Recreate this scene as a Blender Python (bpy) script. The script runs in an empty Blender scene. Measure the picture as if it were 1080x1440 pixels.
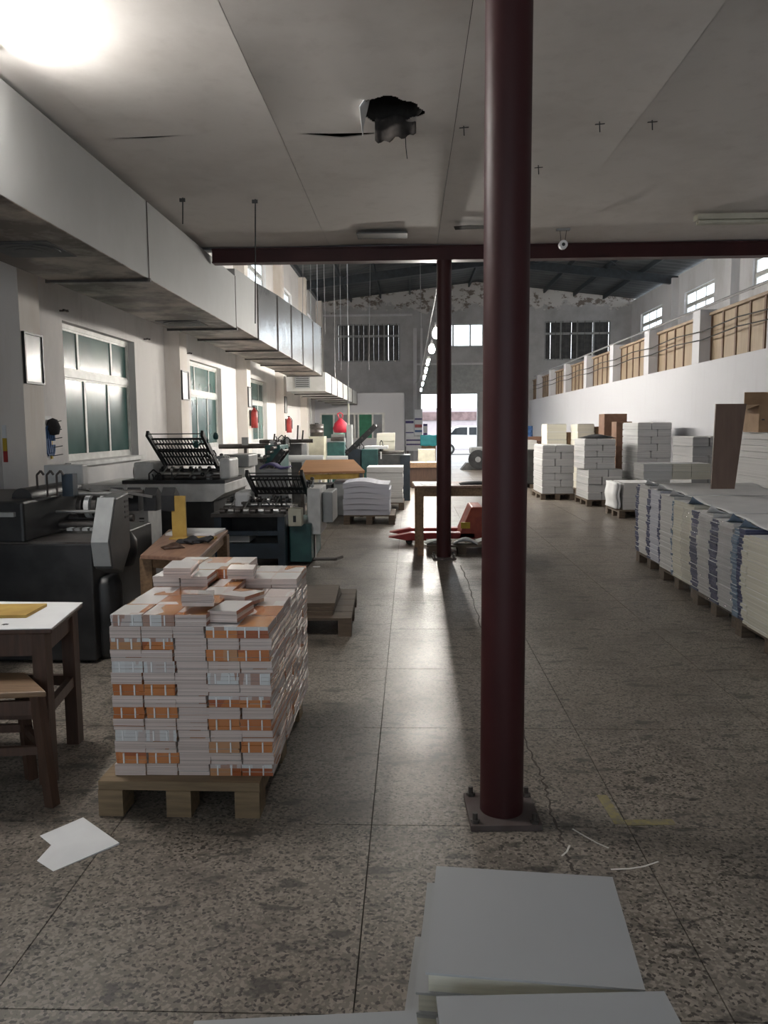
import bpy, bmesh, math, random
from mathutils import Vector, Matrix, Euler
random.seed(7)
rnd = random.random
def ru(a, b): return a + (b - a) * rnd()
SC = bpy.context.scene
COL = SC.collection

# ------------------------------------------------------------------ camera
FPX, CX, CY, EYE = 1100.0, 540.0, 720.0, 1.555
_r = math.radians(.4)
_yd = Vector((37, 120, -1100)).normalized()
_p = math.atan((120 * math.cos(_r) - 37 * math.sin(_r)) / 1100)
_zd = Vector((-math.sin(_r) * math.cos(_p), math.cos(_r) * math.cos(_p), math.sin(_p)))
_xd = _yd.cross(_zd)
RWC = Matrix((_xd, _yd, _zd))                 # camera -> world rotation
cam_data = bpy.data.cameras.new('camera')
cam_data.sensor_fit = 'VERTICAL'; cam_data.sensor_height = 36; cam_data.lens = 36 * FPX / 1440
cam_data.clip_start = .05; cam_data.clip_end = 300
cam = bpy.data.objects.new('camera', cam_data)
mw = RWC.to_4x4(); mw.translation = Vector((0, 0, EYE))
cam.matrix_world = mw
COL.objects.link(cam); SC.camera = cam

def ray(px, py): return RWC @ Vector((px - CX, CY - py, -FPX))
def PF(px, py, z=0.0):
    d = ray(px, py); t = (z - EYE) / d.z; return Vector((d.x * t, d.y * t, z))
def PY(px, py, y):
    d = ray(px, py); t = y / d.y; return Vector((d.x * t, y, EYE + d.z * t))
def PX(px, py, x):
    d = ray(px, py); t = x / d.x; return Vector((x, d.y * t, EYE + d.z * t))

# ------------------------------------------------------------------ world, light, exposure
SC.view_settings.view_transform = 'Standard'; SC.view_settings.look = 'None'
SC.view_settings.gamma = 1.0; SC.view_settings.use_curve_mapping = False
SC.view_settings.exposure = 0.36
W = bpy.data.worlds.new('world'); SC.world = W; W.use_nodes = True
_bg = W.node_tree.nodes['Background']
_bg.inputs[0].default_value = (.90, .95, 1.0, 1); _bg.inputs[1].default_value = 3.6

def portal(center, sx, sz, rot):
    l = bpy.data.lights.new('window_portal', 'AREA'); l.shape = 'RECTANGLE'; l.size = sx; l.size_y = sz
    l.cycles.is_portal = True
    o = bpy.data.objects.new('window_portal', l); o.location = center; o.rotation_euler = rot; COL.objects.link(o)
ROT_PX = (math.pi / 2, 0, -math.pi / 2)   # shines towards +X
ROT_NX = (math.pi / 2, 0, math.pi / 2)    # shines towards -X
ROT_NY = (-math.pi / 2, 0, 0)             # shines towards -Y
ROT_PY = (math.pi / 2, 0, 0)              # shines towards +Y

# ------------------------------------------------------------------ materials
def _nt(name):
    m = bpy.data.materials.new(name); m.use_nodes = True
    nt = m.node_tree; b = nt.nodes['Principled BSDF']
    return m, nt, b
def nd(nt, t, **kw):
    n = nt.nodes.new(t)
    for k, v in kw.items(): setattr(n, k, v)
    return n
def ramp(nt, fac, stops):
    r = nd(nt, 'ShaderNodeValToRGB'); nt.links.new(fac, r.inputs[0])
    e = r.color_ramp.elements
    while len(e) < len(stops): e.new(.5)
    for i, (p, c) in enumerate(stops):
        e[i].position = p; e[i].color = (c[0], c[1], c[2], 1) if isinstance(c, tuple) else (c, c, c, 1)
    return r.outputs[0]
def coords(nt, kind, scale=(1, 1, 1)):
    if kind == 'P':
        o = nd(nt, 'ShaderNodeNewGeometry').outputs['Position']
    else:
        o = nd(nt, 'ShaderNodeTexCoord').outputs['Object']
    mp = nd(nt, 'ShaderNodeMapping'); mp.inputs['Scale'].default_value = scale
    nt.links.new(o, mp.inputs[0]); return mp.outputs[0]
def noise(nt, co, scale, detail=4, rough=.55):
    n = nd(nt, 'ShaderNodeTexNoise'); n.inputs['Scale'].default_value = scale
    n.inputs['Detail'].default_value = detail; n.inputs['Roughness'].default_value = rough
    nt.links.new(co, n.inputs['Vector']); return n.outputs['Fac']
def mix(nt, fac, a, b, mode='MIX'):
    m = nd(nt, 'ShaderNodeMix', data_type='RGBA', blend_type=mode)
    for s, v in ((m.inputs[0], fac), (m.inputs[6], a), (m.inputs[7], b)):
        if isinstance(v, (int, float)): s.default_value = v
        elif isinstance(v, tuple): s.default_value = (v[0], v[1], v[2], 1)
        else: nt.links.new(v, s)
    return m.outputs[2]
def bumpit(nt, b, h, strength=.3, dist=.01):
    n = nd(nt, 'ShaderNodeBump'); n.inputs['Strength'].default_value = strength; n.inputs['Distance'].default_value = dist
    nt.links.new(h, n.inputs['Height']); nt.links.new(n.outputs[0], b.inputs['Normal'])

def simple(name, c1, c2=None, rough=.6, metal=0.0, scale=6, co='O', stretch=(1, 1, 1), lo=.35, hi=.65, bump=0, spec=.5):
    m, nt, b = _nt(name)
    if c2 is None: c2 = tuple(v * .75 for v in c1)
    v = coords(nt, co, stretch)
    f = noise(nt, v, scale)
    nt.links.new(ramp(nt, f, [(lo, c1), (hi, c2)]), b.inputs['Base Color'])
    b.inputs['Roughness'].default_value = rough; b.inputs['Metallic'].default_value = metal
    b.inputs['Specular IOR Level'].default_value = spec
    if bump: bumpit(nt, b, f, bump)
    return m
def wood(name, c1, c2, axis=0, rough=.6, scale=5):
    s = [9, 9, 9]; s[axis] = .8
    return simple(name, c1, c2, rough=rough, scale=scale, stretch=tuple(s), lo=.3, hi=.7, bump=.15)
def emit(name, c, s):
    m, nt, b = _nt(name)
    b.inputs['Base Color'].default_value = (*c, 1)
    b.inputs['Emission Color'].default_value = (*c, 1); b.inputs['Emission Strength'].default_value = s
    return m
def pane(name, tint, t=.8, rough=.05):
    m, nt, b = _nt(name)
    tr = nd(nt, 'ShaderNodeBsdfTransparent'); tr.inputs[0].default_value = (*tint, 1)
    b.inputs['Base Color'].default_value = (*tint, 1); b.inputs['Roughness'].default_value = rough
    mx = nd(nt, 'ShaderNodeMixShader'); mx.inputs[0].default_value = t
    out = nt.nodes['Material Output']
    nt.links.new(b.outputs[0], mx.inputs[1]); nt.links.new(tr.outputs[0], mx.inputs[2]); nt.links.new(mx.outputs[0], out.inputs[0])
    return m
MT = {}
def terrazzo():
    m, nt, b = _nt('terrazzo')
    p = coords(nt, 'P')
    big = noise(nt, p, .55, 5, .6)
    base = ramp(nt, big, [(.3, (.140, .118, .096)), (.7, (.215, .190, .163))])
    vo = nd(nt, 'ShaderNodeTexVoronoi'); vo.inputs['Scale'].default_value = 105
    nt.links.new(p, vo.inputs['Vector'])
    sep = nd(nt, 'ShaderNodeSeparateColor'); nt.links.new(vo.outputs['Color'], sep.inputs[0])
    chips = ramp(nt, sep.outputs[0], [(0, .28), (.13, .34), (.18, .92), (.58, 1.0), (.66, 1.35), (1, 1.65)])
    c = mix(nt, 1.0, base, chips, 'MULTIPLY')
    vo2 = nd(nt, 'ShaderNodeTexVoronoi'); vo2.inputs['Scale'].default_value = 24; nt.links.new(p, vo2.inputs['Vector'])
    sep2 = nd(nt, 'ShaderNodeSeparateColor'); nt.links.new(vo2.outputs['Color'], sep2.inputs[0])
    ds = nd(nt, 'ShaderNodeMath', operation='LESS_THAN'); ds.inputs[1].default_value = .17; nt.links.new(vo2.outputs['Distance'], ds.inputs[0])
    gs = nd(nt, 'ShaderNodeMath', operation='LESS_THAN'); gs.inputs[1].default_value = .35; nt.links.new(sep2.outputs[1], gs.inputs[0])
    ml = nd(nt, 'ShaderNodeMath', operation='MULTIPLY'); nt.links.new(ds.outputs[0], ml.inputs[0]); nt.links.new(gs.outputs[0], ml.inputs[1])
    c = mix(nt, ml.outputs[0], c, (.05, .045, .04))
    st = noise(nt, coords(nt, 'P', (1, 1.3, 1)), 1.7, 6, .65)
    c = mix(nt, ramp(nt, st, [(.50, 0.0), (.70, .68)]), c, (.062, .052, .044))
    sm = noise(nt, coords(nt, 'P', (1, 2.2, 1)), 5.5, 3, .6)
    c = mix(nt, ramp(nt, sm, [(.58, 0.0), (.65, .72)]), c, (.034, .031, .029))
    nt.links.new(c, b.inputs['Base Color'])
    nt.links.new(ramp(nt, big, [(.3, .30), (.7, .48)]), b.inputs['Roughness'])
    bumpit(nt, b, sep.outputs[1], .05, .002)
    return m
def plaster(name, c, dirt, lo=.5, hi=.8, scale=1.2, rough=.85, low=None):
    m, nt, b = _nt(name)
    n1 = noise(nt, coords(nt, 'P', (1, 1, .6)), scale, 7, .62)
    col = mix(nt, ramp(nt, n1, [(lo, 0.0), (hi, .75)]), c, dirt)
    n2 = noise(nt, coords(nt, 'P', (3, 3, .35)), 2.2, 5, .6)
    col = mix(nt, ramp(nt, n2, [(.55, 0.0), (.8, .35)]), col, dirt)
    if low:
        g = nd(nt, 'ShaderNodeNewGeometry'); s = nd(nt, 'ShaderNodeSeparateXYZ'); nt.links.new(g.outputs['Position'], s.inputs[0])
        n3 = noise(nt, coords(nt, 'P'), 1.6, 5)
        ad = nd(nt, 'ShaderNodeMath', operation='MULTIPLY_ADD'); nt.links.new(n3, ad.inputs[0]); ad.inputs[1].default_value = 1.0; nt.links.new(s.outputs[2], ad.inputs[2])
        col = mix(nt, ramp(nt, ad.outputs[0], [(low[0] / 10, .7), (low[1] / 10, 0.0)]) if False else _scaled_ramp(nt, ad.outputs[0], low), col, low[2])
    nt.links.new(col, b.inputs['Base Color']); b.inputs['Roughness'].default_value = rough
    bumpit(nt, b, n1, .15, .02)
    return m
def _scaled_ramp(nt, v, low):
    mr = nd(nt, 'ShaderNodeMapRange'); nt.links.new(v, mr.inputs[0])
    mr.inputs[1].default_value = low[0]; mr.inputs[2].default_value = low[1]; mr.inputs[3].default_value = .75; mr.inputs[4].default_value = 0
    return mr.outputs[0]
def peeling():
    m, nt, b = _nt('peeling_plaster')
    p = coords(nt, 'P')
    n1 = noise(nt, p, .9, 7, .65)
    col = mix(nt, ramp(nt, n1, [(.4, 0.0), (.75, .8)]), (.46, .46, .47), (.27, .265, .26))
    g = nd(nt, 'ShaderNodeSeparateXYZ'); nt.links.new(p, g.inputs[0])
    n2 = noise(nt, p, 1.6, 7, .7)
    ad = nd(nt, 'ShaderNodeMath', operation='MULTIPLY_ADD'); nt.links.new(n2, ad.inputs[0]); ad.inputs[1].default_value = 2.4; nt.links.new(g.outputs[2], ad.inputs[2])
    mr = nd(nt, 'ShaderNodeMapRange'); nt.links.new(ad.outputs[0], mr.inputs[0])
    mr.inputs[1].default_value = 7.95; mr.inputs[2].default_value = 8.05
    n3 = noise(nt, coords(nt, 'P', (1, 1, 1.5)), 2.3, 5, .7)
    exposed = ramp(nt, n3, [(.5, (.58, .57, .56)), (.56, (.20, .17, .15))])
    col = mix(nt, mr.outputs[0], col, exposed)
    nt.links.new(col, b.inputs['Base Color']); b.inputs['Roughness'].default_value = .9
    bumpit(nt, b, n2, .3, .03); return m
def paper_edge(name, c1, c2, freq=160, rough=.75):
    m, nt, b = _nt(name)
    f = noise(nt, coords(nt, 'P', (.6, .6, freq)), 1.0, 2, .5)
    nt.links.new(ramp(nt, f, [(.3, c1), (.7, c2)]), b.inputs['Base Color'])
    b.inputs['Roughness'].default_value = rough; return m
def cover_print(name, cols, sx=9, sy=9, rough=.3, coat=.6):
    m, nt, b = _nt(name)
    co = coords(nt, 'O', (sx, sy, 4))
    oi = nd(nt, 'ShaderNodeObjectInfo'); va = nd(nt, 'ShaderNodeVectorMath', operation='ADD'); sc = nd(nt, 'ShaderNodeMath', operation='MULTIPLY'); sc.inputs[1].default_value = 97.0
    nt.links.new(oi.outputs['Random'], sc.inputs[0]); nt.links.new(co, va.inputs[0]); nt.links.new(sc.outputs[0], va.inputs[1]); co = va.outputs[0]
    v = nd(nt, 'ShaderNodeTexVoronoi'); v.distance = 'CHEBYCHEV'; v.inputs['Scale'].default_value = 1.0; nt.links.new(co, v.inputs['Vector'])
    s = nd(nt, 'ShaderNodeSeparateColor'); nt.links.new(v.outputs['Color'], s.inputs[0])
    st = [(i / len(cols), c) for i, c in enumerate(cols)]
    r = ramp(nt, s.outputs[0], st); r.node.color_ramp.interpolation = 'CONSTANT'
    nt.links.new(r, b.inputs['Base Color']); b.inputs['Roughness'].default_value = rough
    b.inputs['Coat Weight'].default_value = coat; b.inputs['Coat Roughness'].default_value = .12
    return m
def frosted_green():
    m, nt, b = _nt('green_film_glass')
    p = coords(nt, 'P')
    n1 = noise(nt, p, .8, 3)
    nt.links.new(ramp(nt, n1, [(.35, (.035, .085, .080)), (.7, (.085, .175, .155))]), b.inputs['Base Color'])
    b.inputs['Roughness'].default_value = .22; b.inputs['Specular IOR Level'].default_value = .28
    return m
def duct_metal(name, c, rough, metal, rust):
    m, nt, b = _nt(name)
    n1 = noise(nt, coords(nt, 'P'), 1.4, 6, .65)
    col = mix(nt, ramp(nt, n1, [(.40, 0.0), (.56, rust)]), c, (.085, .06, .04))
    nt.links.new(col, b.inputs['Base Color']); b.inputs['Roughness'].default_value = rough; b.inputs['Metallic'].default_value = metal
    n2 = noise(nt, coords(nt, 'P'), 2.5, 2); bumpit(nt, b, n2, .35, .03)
    return m

MT['terrazzo'] = terrazzo()
MT['joint'] = simple('joint_dark', (.06, .052, .045), (.10, .088, .076), .9, co='P')
MT['wall'] = plaster('white_plaster', (.82, .79, .77), (.52, .50, .49), .5, .82, 1.0, low=(1.3, 1.9, (.40, .41, .43)))
MT['pilaster'] = plaster('warm_plaster', (.82, .77, .72), (.62, .52, .42), .5, .85, 1.0, low=(1.2, 1.9, (.42, .42, .43)))
MT['whitewall'] = plaster('partition_paint', (.54, .545, .575), (.45, .45, .475), .55, .9, .5)
MT['upper'] = plaster('upper_plaster', (.60, .60, .62), (.38, .37, .36), .48, .8, .8)
MT['back'] = peeling()
MT['ceil'] = plaster('ceiling_sheet', (.78, .74, .70), (.54, .495, .45), .46, .78, .8, rough=.8)
MT['void'] = simple('dark_void', (.02, .018, .016), (.05, .045, .04), .9, co='P')
MT['redsteel'] = simple('maroon_paint', (.052, .013, .014), (.038, .010, .011), .5, scale=3, stretch=(1, 1, .3), spec=.3)
MT['plate'] = simple('dusty_maroon_plate', (.11, .09, .085), (.07, .05, .047), .7)
MT['roof'] = simple('dark_roof_sheet', (.10, .11, .115), (.055, .06, .065), .7, scale=1, co='P')
MT['darksteel'] = simple('dark_rafter', (.035, .045, .055), (.02, .025, .03), .5)
MT['ductpaint'] = duct_metal('duct_white_paint', (.44, .45, .445), .55, 0.0, .05)
MT['ductgalv'] = duct_metal('duct_galvanised', (.70, .72, .74), .24, .9, .1)
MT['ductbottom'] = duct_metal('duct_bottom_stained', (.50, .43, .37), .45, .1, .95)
MT['duct2'] = duct_metal('duct_far', (.62, .62, .60), .45, .3, .2)
MT['alu'] = simple('aluminium_frame', (.62, .62, .60), (.50, .50, .48), .45, .2)
MT['greenglass'] = frosted_green()
MT['clearglass'] = pane('clear_pane', (.95, .98, 1.0), .85)
MT['blackframe'] = simple('black_frame', (.02, .02, .02), None, .4)
MT['framepaper'] = simple('glazed_paper', (.66, .66, .65), (.58, .58, .575), .22, spec=.3)
MT['board'] = wood('tan_board', (.33, .25, .165), (.25, .185, .12), 2, .6, 2)
MT['batten'] = wood('brown_batten', (.16, .09, .055), (.11, .06, .035), 2)
MT['rail'] = wood('worn_rail', (.34, .25, .17), (.2, .14, .1), 1)
MT['black'] = simple('black_enamel', (.012, .013, .014), (.03, .03, .032), .42)
MT['darkgrey'] = simple('dark_machine_grey', (.05, .052, .055), (.09, .09, .09), .5)
MT['greymetal'] = simple('machine_grey', (.34, .35, .35), (.27, .28, .28), .45)
MT['darkpanel'] = simple('panel_grey', (.085, .088, .088), (.06, .063, .063), .5)
MT['lightgrey'] = simple('machine_light_grey', (.72, .72, .71), (.56, .56, .55), .5)
MT['steel'] = simple('bright_steel', (.62, .62, .61), (.45, .44, .43), .3, .85)
MT['oily'] = simple('oily_steel', (.14, .13, .125), (.07, .06, .055), .35, .5)
MT['bluegrey'] = simple('navy_machine', (.03, .045, .065), (.02, .03, .04), .45)
MT['green'] = simple('machine_green', (.035, .115, .11), (.02, .07, .07), .45)
MT['purple'] = simple('violet_cloth', (.13, .11, .27), (.09, .08, .19), .8)
MT['cream'] = simple('cream_plastic', (.62, .60, .48), (.5, .48, .38), .5)
MT['woodtable'] = wood('worn_table_wood', (.30, .185, .10), (.17, .10, .055), 1)
MT['woodtop'] = wood('worn_table_top', (.34, .20, .135), (.22, .12, .085), 1, .45)
MT['darkwood'] = wood('dark_stained_wood', (.085, .045, .030), (.05, .027, .018), 2, .5)
MT['stoolwood'] = wood('stool_seat_wood', (.24, .15, .085), (.15, .09, .05), 0, .5)
MT['pallet'] = wood('pallet_wood', (.27, .195, .115), (.165, .115, .068), 0, .75)
MT['palletdark'] = wood('pallet_old_wood', (.13, .095, .066), (.075, .055, .04), 0, .75)
MT['plywood'] = wood('orange_plywood', (.40, .21, .10), (.30, .15, .07), 0, .5, 2)
MT['brownboard'] = wood('brown_laminate', (.17, .115, .09), (.13, .085, .068), 2, .5, 2)
MT['cardboard'] = simple('cardboard', (.36, .235, .14), (.28, .18, .105), .8)
MT['darkcard'] = simple('brown_carton', (.20, .11, .07), (.14, .075, .05), .8)
MT['yellowcard'] = simple('yellow_board', (.50, .33, .08), (.36, .22, .05), .7)
MT['paper'] = simple('white_paper', (.82, .825, .83), (.72, .725, .735), .6, scale=3)
MT['paperedge'] = paper_edge('paper_edges', (.62, .615, .605), (.46, .455, .45))
MT['pinkedge'] = paper_edge('book_edges', (.72, .62, .58), (.47, .385, .35), 170)
MT['blueedge'] = paper_edge('blue_edges', (.56, .57, .64), (.42, .43, .49))
MT['creamedge'] = paper_edge('cream_edges', (.63, .61, .52), (.50, .48, .41))
MT['navyedge'] = paper_edge('navy_printed_edges', (.10, .11, .20), (.035, .04, .08), 90)
MT['tealedge'] = paper_edge('teal_printed_edges', (.22, .30, .38), (.12, .16, .23), 90)
MT['greycover'] = simple('grey_cover', (.37, .375, .38), (.335, .34, .345), .4, scale=2)
MT['orange'] = cover_print('orange_spine', [(.46, .15, .04), (.54, .20, .06), (.36, .10, .035), (.50, .26, .13)], 6, 6)
MT['greyspine'] = cover_print('grey_spine', [(.62, .62, .62), (.55, .48, .46), (.66, .67, .67), (.40, .25, .20)], 26, 20)
MT['covertop'] = cover_print('book_cover', [(.72, .64, .60), (.50, .18, .05), (.78, .75, .73), (.55, .24, .08), (.80, .78, .77), (.78, .76, .75)], 7, 3.2, .25, 1.0)
MT['glint'] = simple('painted_film_glint', (.88, .88, .88), (.8, .8, .8), .2)  # glints on the shrink wrap, painted as white strips on the spines
MT['ream'] = paper_edge('ream_edges', (.46, .46, .46), (.33, .33, .335), 60)
MT['film'] = pane('stretch_film', (.97, .97, .98), .80, .09)
_b = MT['film'].node_tree.nodes['Principled BSDF']; _b.inputs['Specular IOR Level'].default_value = 1.0; _b.inputs['Base Color'].default_value = (.04, .04, .04, 1)
bumpit(MT['film'].node_tree, _b, noise(MT['film'].node_tree, coords(MT['film'].node_tree, 'P', (1, 1.2, 9)), 7, 3), .9, .02)
MT['red'] = simple('red_paint', (.42, .035, .03), (.25, .02, .02), .4)
MT['redorange'] = simple('jack_red', (.45, .08, .03), (.25, .03, .02), .45)
MT['yellow'] = simple('yellow_paint', (.62, .42, .03), None, .5)
MT['blue'] = simple('blue_plastic', (.06, .15, .34), (.04, .1, .24), .5)
MT['cyan'] = simple('cyan_tarp', (.08, .62, .68), (.06, .5, .56), .5)
MT['mint'] = simple('mint_cloth', (.32, .62, .50), (.25, .5, .4), .8)
MT['pink'] = simple('magenta_rubber', (.5, .03, .16), None, .5)
MT['redcloth'] = simple('red_bag', (.55, .02, .05), (.35, .01, .03), .6)
MT['rubber'] = simple('black_rubber', (.012, .012, .012), (.03, .03, .03), .8)
MT['cloth'] = simple('black_cloth', (.018, .018, .02), (.035, .035, .04), .9, bump=.4)
MT['carwhite'] = simple('white_car_paint', (.80, .81, .82), (.78, .79, .8), .25, scale=1)
MT['carglass'] = simple('car_glass', (.03, .035, .04), None, .08)
MT['concrete'] = simple('outside_concrete', (.36, .355, .35), (.29, .285, .28), .85, co='P', scale=1)
MT['outwall'] = plaster('outside_wall', (.40, .36, .38), (.26, .21, .22), .5, .8, .8)
MT['outbrick'] = simple('outside_brown_band', (.20, .14, .14), (.11, .075, .075), .9, co='P', scale=3)
MT['lamp'] = emit('lamp_glow', (1.0, .95, .87), 620.0)
MT['lampnear'] = emit('near_lamp_glow', (1.0, .97, .93), 420.0)
MT['lampoff'] = simple('unlit_tube', (.62, .60, .50), (.5, .48, .40), .35)
MT['greenboard'] = simple('green_board', (.03, .20, .11), (.02, .15, .08), .6)
MT['tape'] = simple('worn_yellow_tape', (.30, .25, .10), (.20, .18, .13), .8, scale=30)
MT['strap'] = simple('white_strap', (.75, .74, .70), None, .5)
MT['sooty'] = simple('sooty_plaster', (.035, .03, .027), (.07, .06, .055), .9, scale=14)
MT['wire'] = simple('grey_wire', (.35, .35, .36), None, .4, .5)
MT['darkwire'] = simple('dark_wire', (.03, .03, .03), None, .6)

# ------------------------------------------------------------------ mesh helpers
class MB:
    def __init__(s): s.v = []; s.f = []; s.m = []; s.sm = []; s.X = Matrix.Identity(4)
    def at(s, loc=(0, 0, 0), rz=0, rx=0, ry=0):
        s.X = Matrix.Translation(Vector(loc)) @ Euler((rx, ry, rz)).to_matrix().to_4x4(); return s
    def _add(s, vs, fs, mi=0, smooth=False):
        n = len(s.v)
        for v in vs: s.v.append(tuple(s.X @ Vector(v)))
        for f in fs: s.f.append([i + n for i in f]); s.m.append(mi); s.sm.append(smooth)
    def box(s, x0, x1, y0, y1, z0, z1, mi=0, mis=None):
        vs = [(x0, y0, z0), (x1, y0, z0), (x1, y1, z0), (x0, y1, z0), (x0, y0, z1), (x1, y0, z1), (x1, y1, z1), (x0, y1, z1)]
        fs = [(0, 3, 2, 1), (4, 5, 6, 7), (0, 1, 5, 4), (1, 2, 6, 5), (2, 3, 7, 6), (3, 0, 4, 7)]  # bottom top front right back left
        n = len(s.v); s._add(vs, fs, mi)
        if mis:
            for k in range(6): s.m[len(s.m) - 6 + k] = mis[k]
        return s
    def cyl(s, p0, p1, r, n=10, r1=None, mi=0, caps=True):
        p0, p1 = Vector(p0), Vector(p1); d = (p1 - p0)
        if d.length < 1e-6: return s
        q = d.to_track_quat('Z', 'Y'); r1 = r if r1 is None else r1
        vs = []
        for k in range(n):
            a = 2 * math.pi * k / n; vs.append(p0 + q @ Vector((math.cos(a) * r, math.sin(a) * r, 0)))
        for k in range(n):
            a = 2 * math.pi * k / n; vs.append(p1 + q @ Vector((math.cos(a) * r1, math.sin(a) * r1, 0)))
        s._add(vs, [(k, (k + 1) % n, n + (k + 1) % n, n + k) for k in range(n)], mi, n > 6)
        if caps: s._add(vs, [tuple(range(n - 1, -1, -1)), tuple(range(n, 2 * n))], mi)
        return s
    def path(s, pts, r, n=6, mi=0):
        for a, b in zip(pts[:-1], pts[1:]): s.cyl(a, b, r, n, mi=mi)
        return s
    def bar(s, p0, p1, w, h, mi=0, up=(0, 0, 1)):
        p0, p1 = Vector(p0), Vector(p1); d = (p1 - p0).normalized(); u = Vector(up)
        a = d.cross(u)
        if a.length < 1e-4: a = d.cross(Vector((1, 0, 0)))
        a.normalize(); b = a.cross(d)
        vs = [p + a * (sx * w / 2) + b * (sy * h / 2) for p in (p0, p1) for sx, sy in ((-1, -1), (1, -1), (1, 1), (-1, 1))]
        s._add(vs, [(0, 3, 2, 1), (4, 5, 6, 7), (0, 1, 5, 4), (1, 2, 6, 5), (2, 3, 7, 6), (3, 0, 4, 7)], mi); return s
    def prism(s, prof, axis, a0, a1, mi=0):
        # prof: 2D points; axis 'x' -> (y,z) profile, 'y' -> (x,z), 'z' -> (x,y)
        def mk(p, a): return {'x': (a, p[0], p[1]), 'y': (p[0], a, p[1]), 'z': (p[0], p[1], a)}[axis]
        n = len(prof); vs = [mk(p, a0) for p in prof] + [mk(p, a1) for p in prof]
        s._add(vs, [tuple(range(n)), tuple(range(2 * n - 1, n - 1, -1))] + [(k, n + k, n + (k + 1) % n, (k + 1) % n) for k in range(n)], mi); return s
    def lathe(s, prof, c=(0, 0, 0), n=16, mi=0):
        vs = []; L = len(prof)
        for r, z in prof:
            for k in range(n):
                a = 2 * math.pi * k / n; vs.append((c[0] + r * math.cos(a), c[1] + r * math.sin(a), c[2] + z))
        fs = [(i * n + k, i * n + (k + 1) % n, (i + 1) * n + (k + 1) % n, (i + 1) * n + k) for i in range(L - 1) for k in range(n)]
        s._add(vs, fs, mi, True); return s
    def grid(s, fn, nu, nv, mi=0, smooth=True, keep=None):
        vs = [fn(i / nu, j / nv) for j in range(nv + 1) for i in range(nu + 1)]
        fs = []
        for j in range(nv):
            for i in range(nu):
                if keep is None or keep((i + .5) / nu, (j + .5) / nv):
                    a = j * (nu + 1) + i; fs.append((a, a + 1, a + nu + 2, a + nu + 1))
        s._add(vs, fs, mi, smooth); return s
    def build(s, name, mats, parent=None, origin=None, bevel=0, fix=True):
        if not isinstance(mats, (list, tuple)): mats = [mats]
        if origin is None:
            if parent is not None: origin = WL[parent.name]
            else:
                xs = [v[0] for v in s.v]; ys = [v[1] for v in s.v]; zs = [v[2] for v in s.v]
                origin = Vector(((min(xs) + max(xs)) / 2, (min(ys) + max(ys)) / 2, min(zs)))
        origin = Vector(origin)
        me = bpy.data.meshes.new(name)
        me.from_pydata([tuple(Vector(v) - origin) for v in s.v], [], s.f)
        for m in mats: me.materials.append(MT[m] if isinstance(m, str) else m)
        for i, p in enumerate(me.polygons): p.material_index = s.m[i]; p.use_smooth = s.sm[i]
        if fix:
            bm = bmesh.new(); bm.from_mesh(me); bmesh.ops.recalc_face_normals(bm, faces=bm.faces)
            bm.to_mesh(me); bm.free()
        o = bpy.data.objects.new(name, me); COL.objects.link(o)
        if parent is not None:
            o.parent = parent; o.location = origin - WL[parent.name]
        else: o.location = origin
        WL[o.name] = origin
        if bevel:
            bv = o.modifiers.new('edge', 'BEVEL'); bv.width = bevel; bv.segments = 2; bv.limit_method = 'ANGLE'
        return o
WL = {}
def tag(o, label, cat, group=None):
    o['label'] = label; o['category'] = cat
    if group: o['group'] = group
    return o
def thing(name, label, cat, loc, group=None):
    o = bpy.data.objects.new(name, None); o.empty_display_size = .1; COL.objects.link(o)
    o.location = loc; WL[o.name] = Vector(loc); return tag(o, label, cat, group)
def struct(o): o['kind'] = 'structure'; return o
def copy_tree(o, loc=None, rz=None, label=None, group=None, parent=None):
    c = o.copy(); COL.objects.link(c)
    if parent is not None: c.parent = parent
    if loc is not None: c.location = loc; WL[c.name] = Vector(loc)
    if rz is not None: c.rotation_euler.z = rz
    if label: c['label'] = label
    if group: c['group'] = group
    for ch in list(o.children): copy_tree(ch, parent=c)
    return c
def box1(name, mats, b, parent=None, bevel=0, mis=None):
    return MB().box(*b, mis=mis).build(name, mats, parent, bevel=bevel)
def split(u0, u1, v0, v1, holes):
    us = sorted({u0, u1, *[h[0] for h in holes], *[h[1] for h in holes]}); vs = sorted({v0, v1, *[h[2] for h in holes], *[h[3] for h in holes]})
    out = []
    for a, b in zip(us[:-1], us[1:]):
        st = None
        for c, d in zip(vs[:-1], vs[1:]):
            inside = any(h[0] - 1e-6 <= a and b <= h[1] + 1e-6 and h[2] - 1e-6 <= c and d <= h[3] + 1e-6 for h in holes)
            if not inside:
                if st is None: st = c
                end = d
            if inside or d == vs[-1]:
                if st is not None: out.append((a, b, st, end)); st = None
    return out

# ------------------------------------------------------------------ the hall
XL, XR, XM, YB, YF, YBEAM = -4.0, 9.75, 5.3, 35.5, -3.0, 9.2
ZC = 3.6
ROT = dict(px=ROT_PX, nx=ROT_NX, ny=ROT_NY, py=ROT_PY)

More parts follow.
